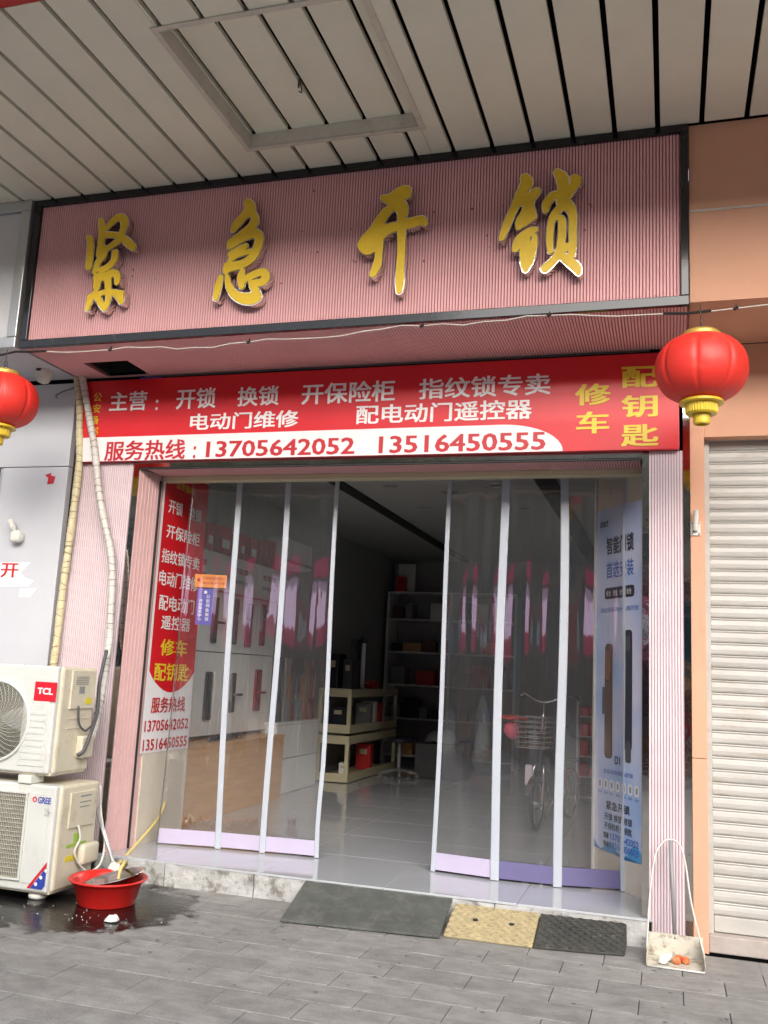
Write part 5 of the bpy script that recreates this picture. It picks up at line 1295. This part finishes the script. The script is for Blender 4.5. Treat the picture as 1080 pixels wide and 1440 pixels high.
b = nb(); c_ = BL(.05, .10, WR + .2); bx(b, c_.x - .035, c_.x + .035, c_.y - .02, c_.y + .02, c_.z - .05, c_.z + .13, bev=.01)
obj('front_reflector', b, 'pinkpale', bc)
b = lathe(nb(), [(.001, -.07), (.05, -.055), (.085, 0), (.07, .06), (.03, .09), (.012, .12)], (0, 0, 0), 18); disp_noise(b, .012, 20); c_ = BL(.03, .26, WR + .62); b.transform(Matrix.Translation(c_))
solo('pink_bag', b, 'pinkbag', tuple(c_), 'pink bag hanging at the handlebar of the bicycle', 'bag', smooth=True)
b = nb(); lathe(b, [(.001, .03), (.10, .02), (.15, 0), (.14, -.012), (.001, -.012)], BL(.03, .26, WR + .745), 24)
solo('red_hat', b, 'redbox', tuple(BL(.03, .26, WR + .73)), 'flat red and white hat on top of the pink bag at the handlebar', 'hat', smooth=True)

# ================================================================== STREET SEEN IN THE REFLECTIONS
sb = thing('street_building', 'row of shops across the street, seen only as a reflection in the curtain', 'building', (0, -24, 0))
obj('wall', box(-45, 45, -32, -24, 0, 11.5), 'bldg', sb)
for i in range(10):
    x = -40 + i * 8.2
    obj('fascia', box(x, x + 7.6, -24.0, -23.6, 2.6, 4.6), ['magenta', 'teal', 'magenta', 'redbox'][i % 4], sb)
    if i % 2 == 0: obj('fascia_field', box(x + .5, x + 7.1, -23.58, -23.55, 3.0, 4.1), 'bwhite', sb)
    obj('shop_front', box(x + .3, x + 7.2, -23.98, -23.9, 0, 2.4), 'glassdark', sb)
    for k in range(3):
        obj('window', box(x + .5 + k * 2.4, x + 2.1 + k * 2.4, -23.98, -23.9, 5.6, 7.4), 'glassdark', sb)
hb = thing('hoarding', 'teal street hoarding reflected in the mirror strips and curtain', 'hoarding', (1, -10, 0))
obj('board', box(-.4, 6.5, -10.1, -10, 1.3, 3.3), 'teal', hb)
for x in (0, 6.0): obj('post', box(x, x + .1, -10.09, -10.01, -.12, 1.299), 'alu', hb)
cb = thing('crimson_signboard', 'crimson and white street sign reflected in the clear curtain', 'sign', (-2, -9, 0))
obj('board', box(-6.6, -.9, -9.5, -9.4, 2.1, 4.1), 'magenta2', cb); obj('print_field', box(-6.2, -1.3, -9.398, -9.38, 2.55, 3.6), 'glowfield', cb)
for x in (-6.0, -2.0): obj('post', box(x, x + .12, -9.5, -9.4, -.12, 1.899), 'alu', cb)
def tree(x, y, h, lbl):
    t = thing('street_tree', lbl, 'tree', (x, y, -.1), group='street trees')
    b = nb(); tube(b, catmull([(x, y, -.1), (x + .05, y, h * .3), (x - .05, y + .1, h * .55)]), lambda t: .16 - .06 * t, 10)
    tips = []
    for k in range(7):
        a = k * .9; p = (x + math.cos(a) * 1.3, y + math.sin(a) * 1.3, h * (.75 + .05 * (k % 4))); tube(b, catmull([(x, y + .05, h * .48), (x + math.cos(a) * .5, y + math.sin(a) * .5, h * .62), p]), lambda t: .07 - .05 * t, 6); tips.append(Vector(p))
    obj('trunk', b, 'bark', t, smooth=True)
    b = nb(); rr = random.Random(int(x * 10))
    for i in range(2600):
        c = tips[rr.randrange(7)] + Vector((rr.gauss(0, .6), rr.gauss(0, .6), rr.gauss(0.2, .5))); d = Vector((rr.gauss(0, 1), rr.gauss(0, 1), rr.gauss(0, 1))).normalized(); e = d.orthogonal().normalized(); f = d.cross(e)
        s = rr.uniform(.05, .10); vs = [b.verts.new(c + e * s), b.verts.new(c + f * s * .6), b.verts.new(c - e * s), b.verts.new(c - f * s * .6)]; b.faces.new(vs)
    obj('crown', b, 'leaf', t, kind='stuff')
tree(-5.2, -4.0, 6.0, 'street tree behind the viewpoint, seen only in the reflections'); tree(1.3, -7.2, 6.5, 'street tree on the kerb to the right, seen only in reflections'); tree(-9, -4.6, 6.2, 'street tree on the kerb to the left, seen only in reflections')

sl = thing('market_stall', 'dark stall with stacked coloured crates across the road, seen only in reflections', 'stall', (-3, -7.5, -.12))
rr = random.Random(5); x = -8.0
while x < 3.2:
    w_ = rr.uniform(.3, .8); z = -.12
    while z < rr.uniform(.7, 1.7):
        h_ = rr.uniform(.25, .5); obj('crate', box(x, x + w_, -7.6 - rr.uniform(0, .3), -7.1, z, z + h_, bev=.01), rr.choice(['lockbrown', 'lockred', 'tblack', 'redbox', 'dgrey', 'wood', 'lockbrown', 'glassdark']), sl); z += h_ + .003
    x += w_ + rr.uniform(.02, .25)
for x in (-8.2, -6.0, -4.4, -2.9, -1.2, .6, 2.6): obj('stall_post', box(x, x + .09, -6.98, -6.9, -.12, 3.4), rr.choice(['wood', 'lockbrown']), sl)
obj('stall_roof', box(-8.3, 3.0, -9.2, -6.8, 3.41, 3.5), 'lockbrown', sl)
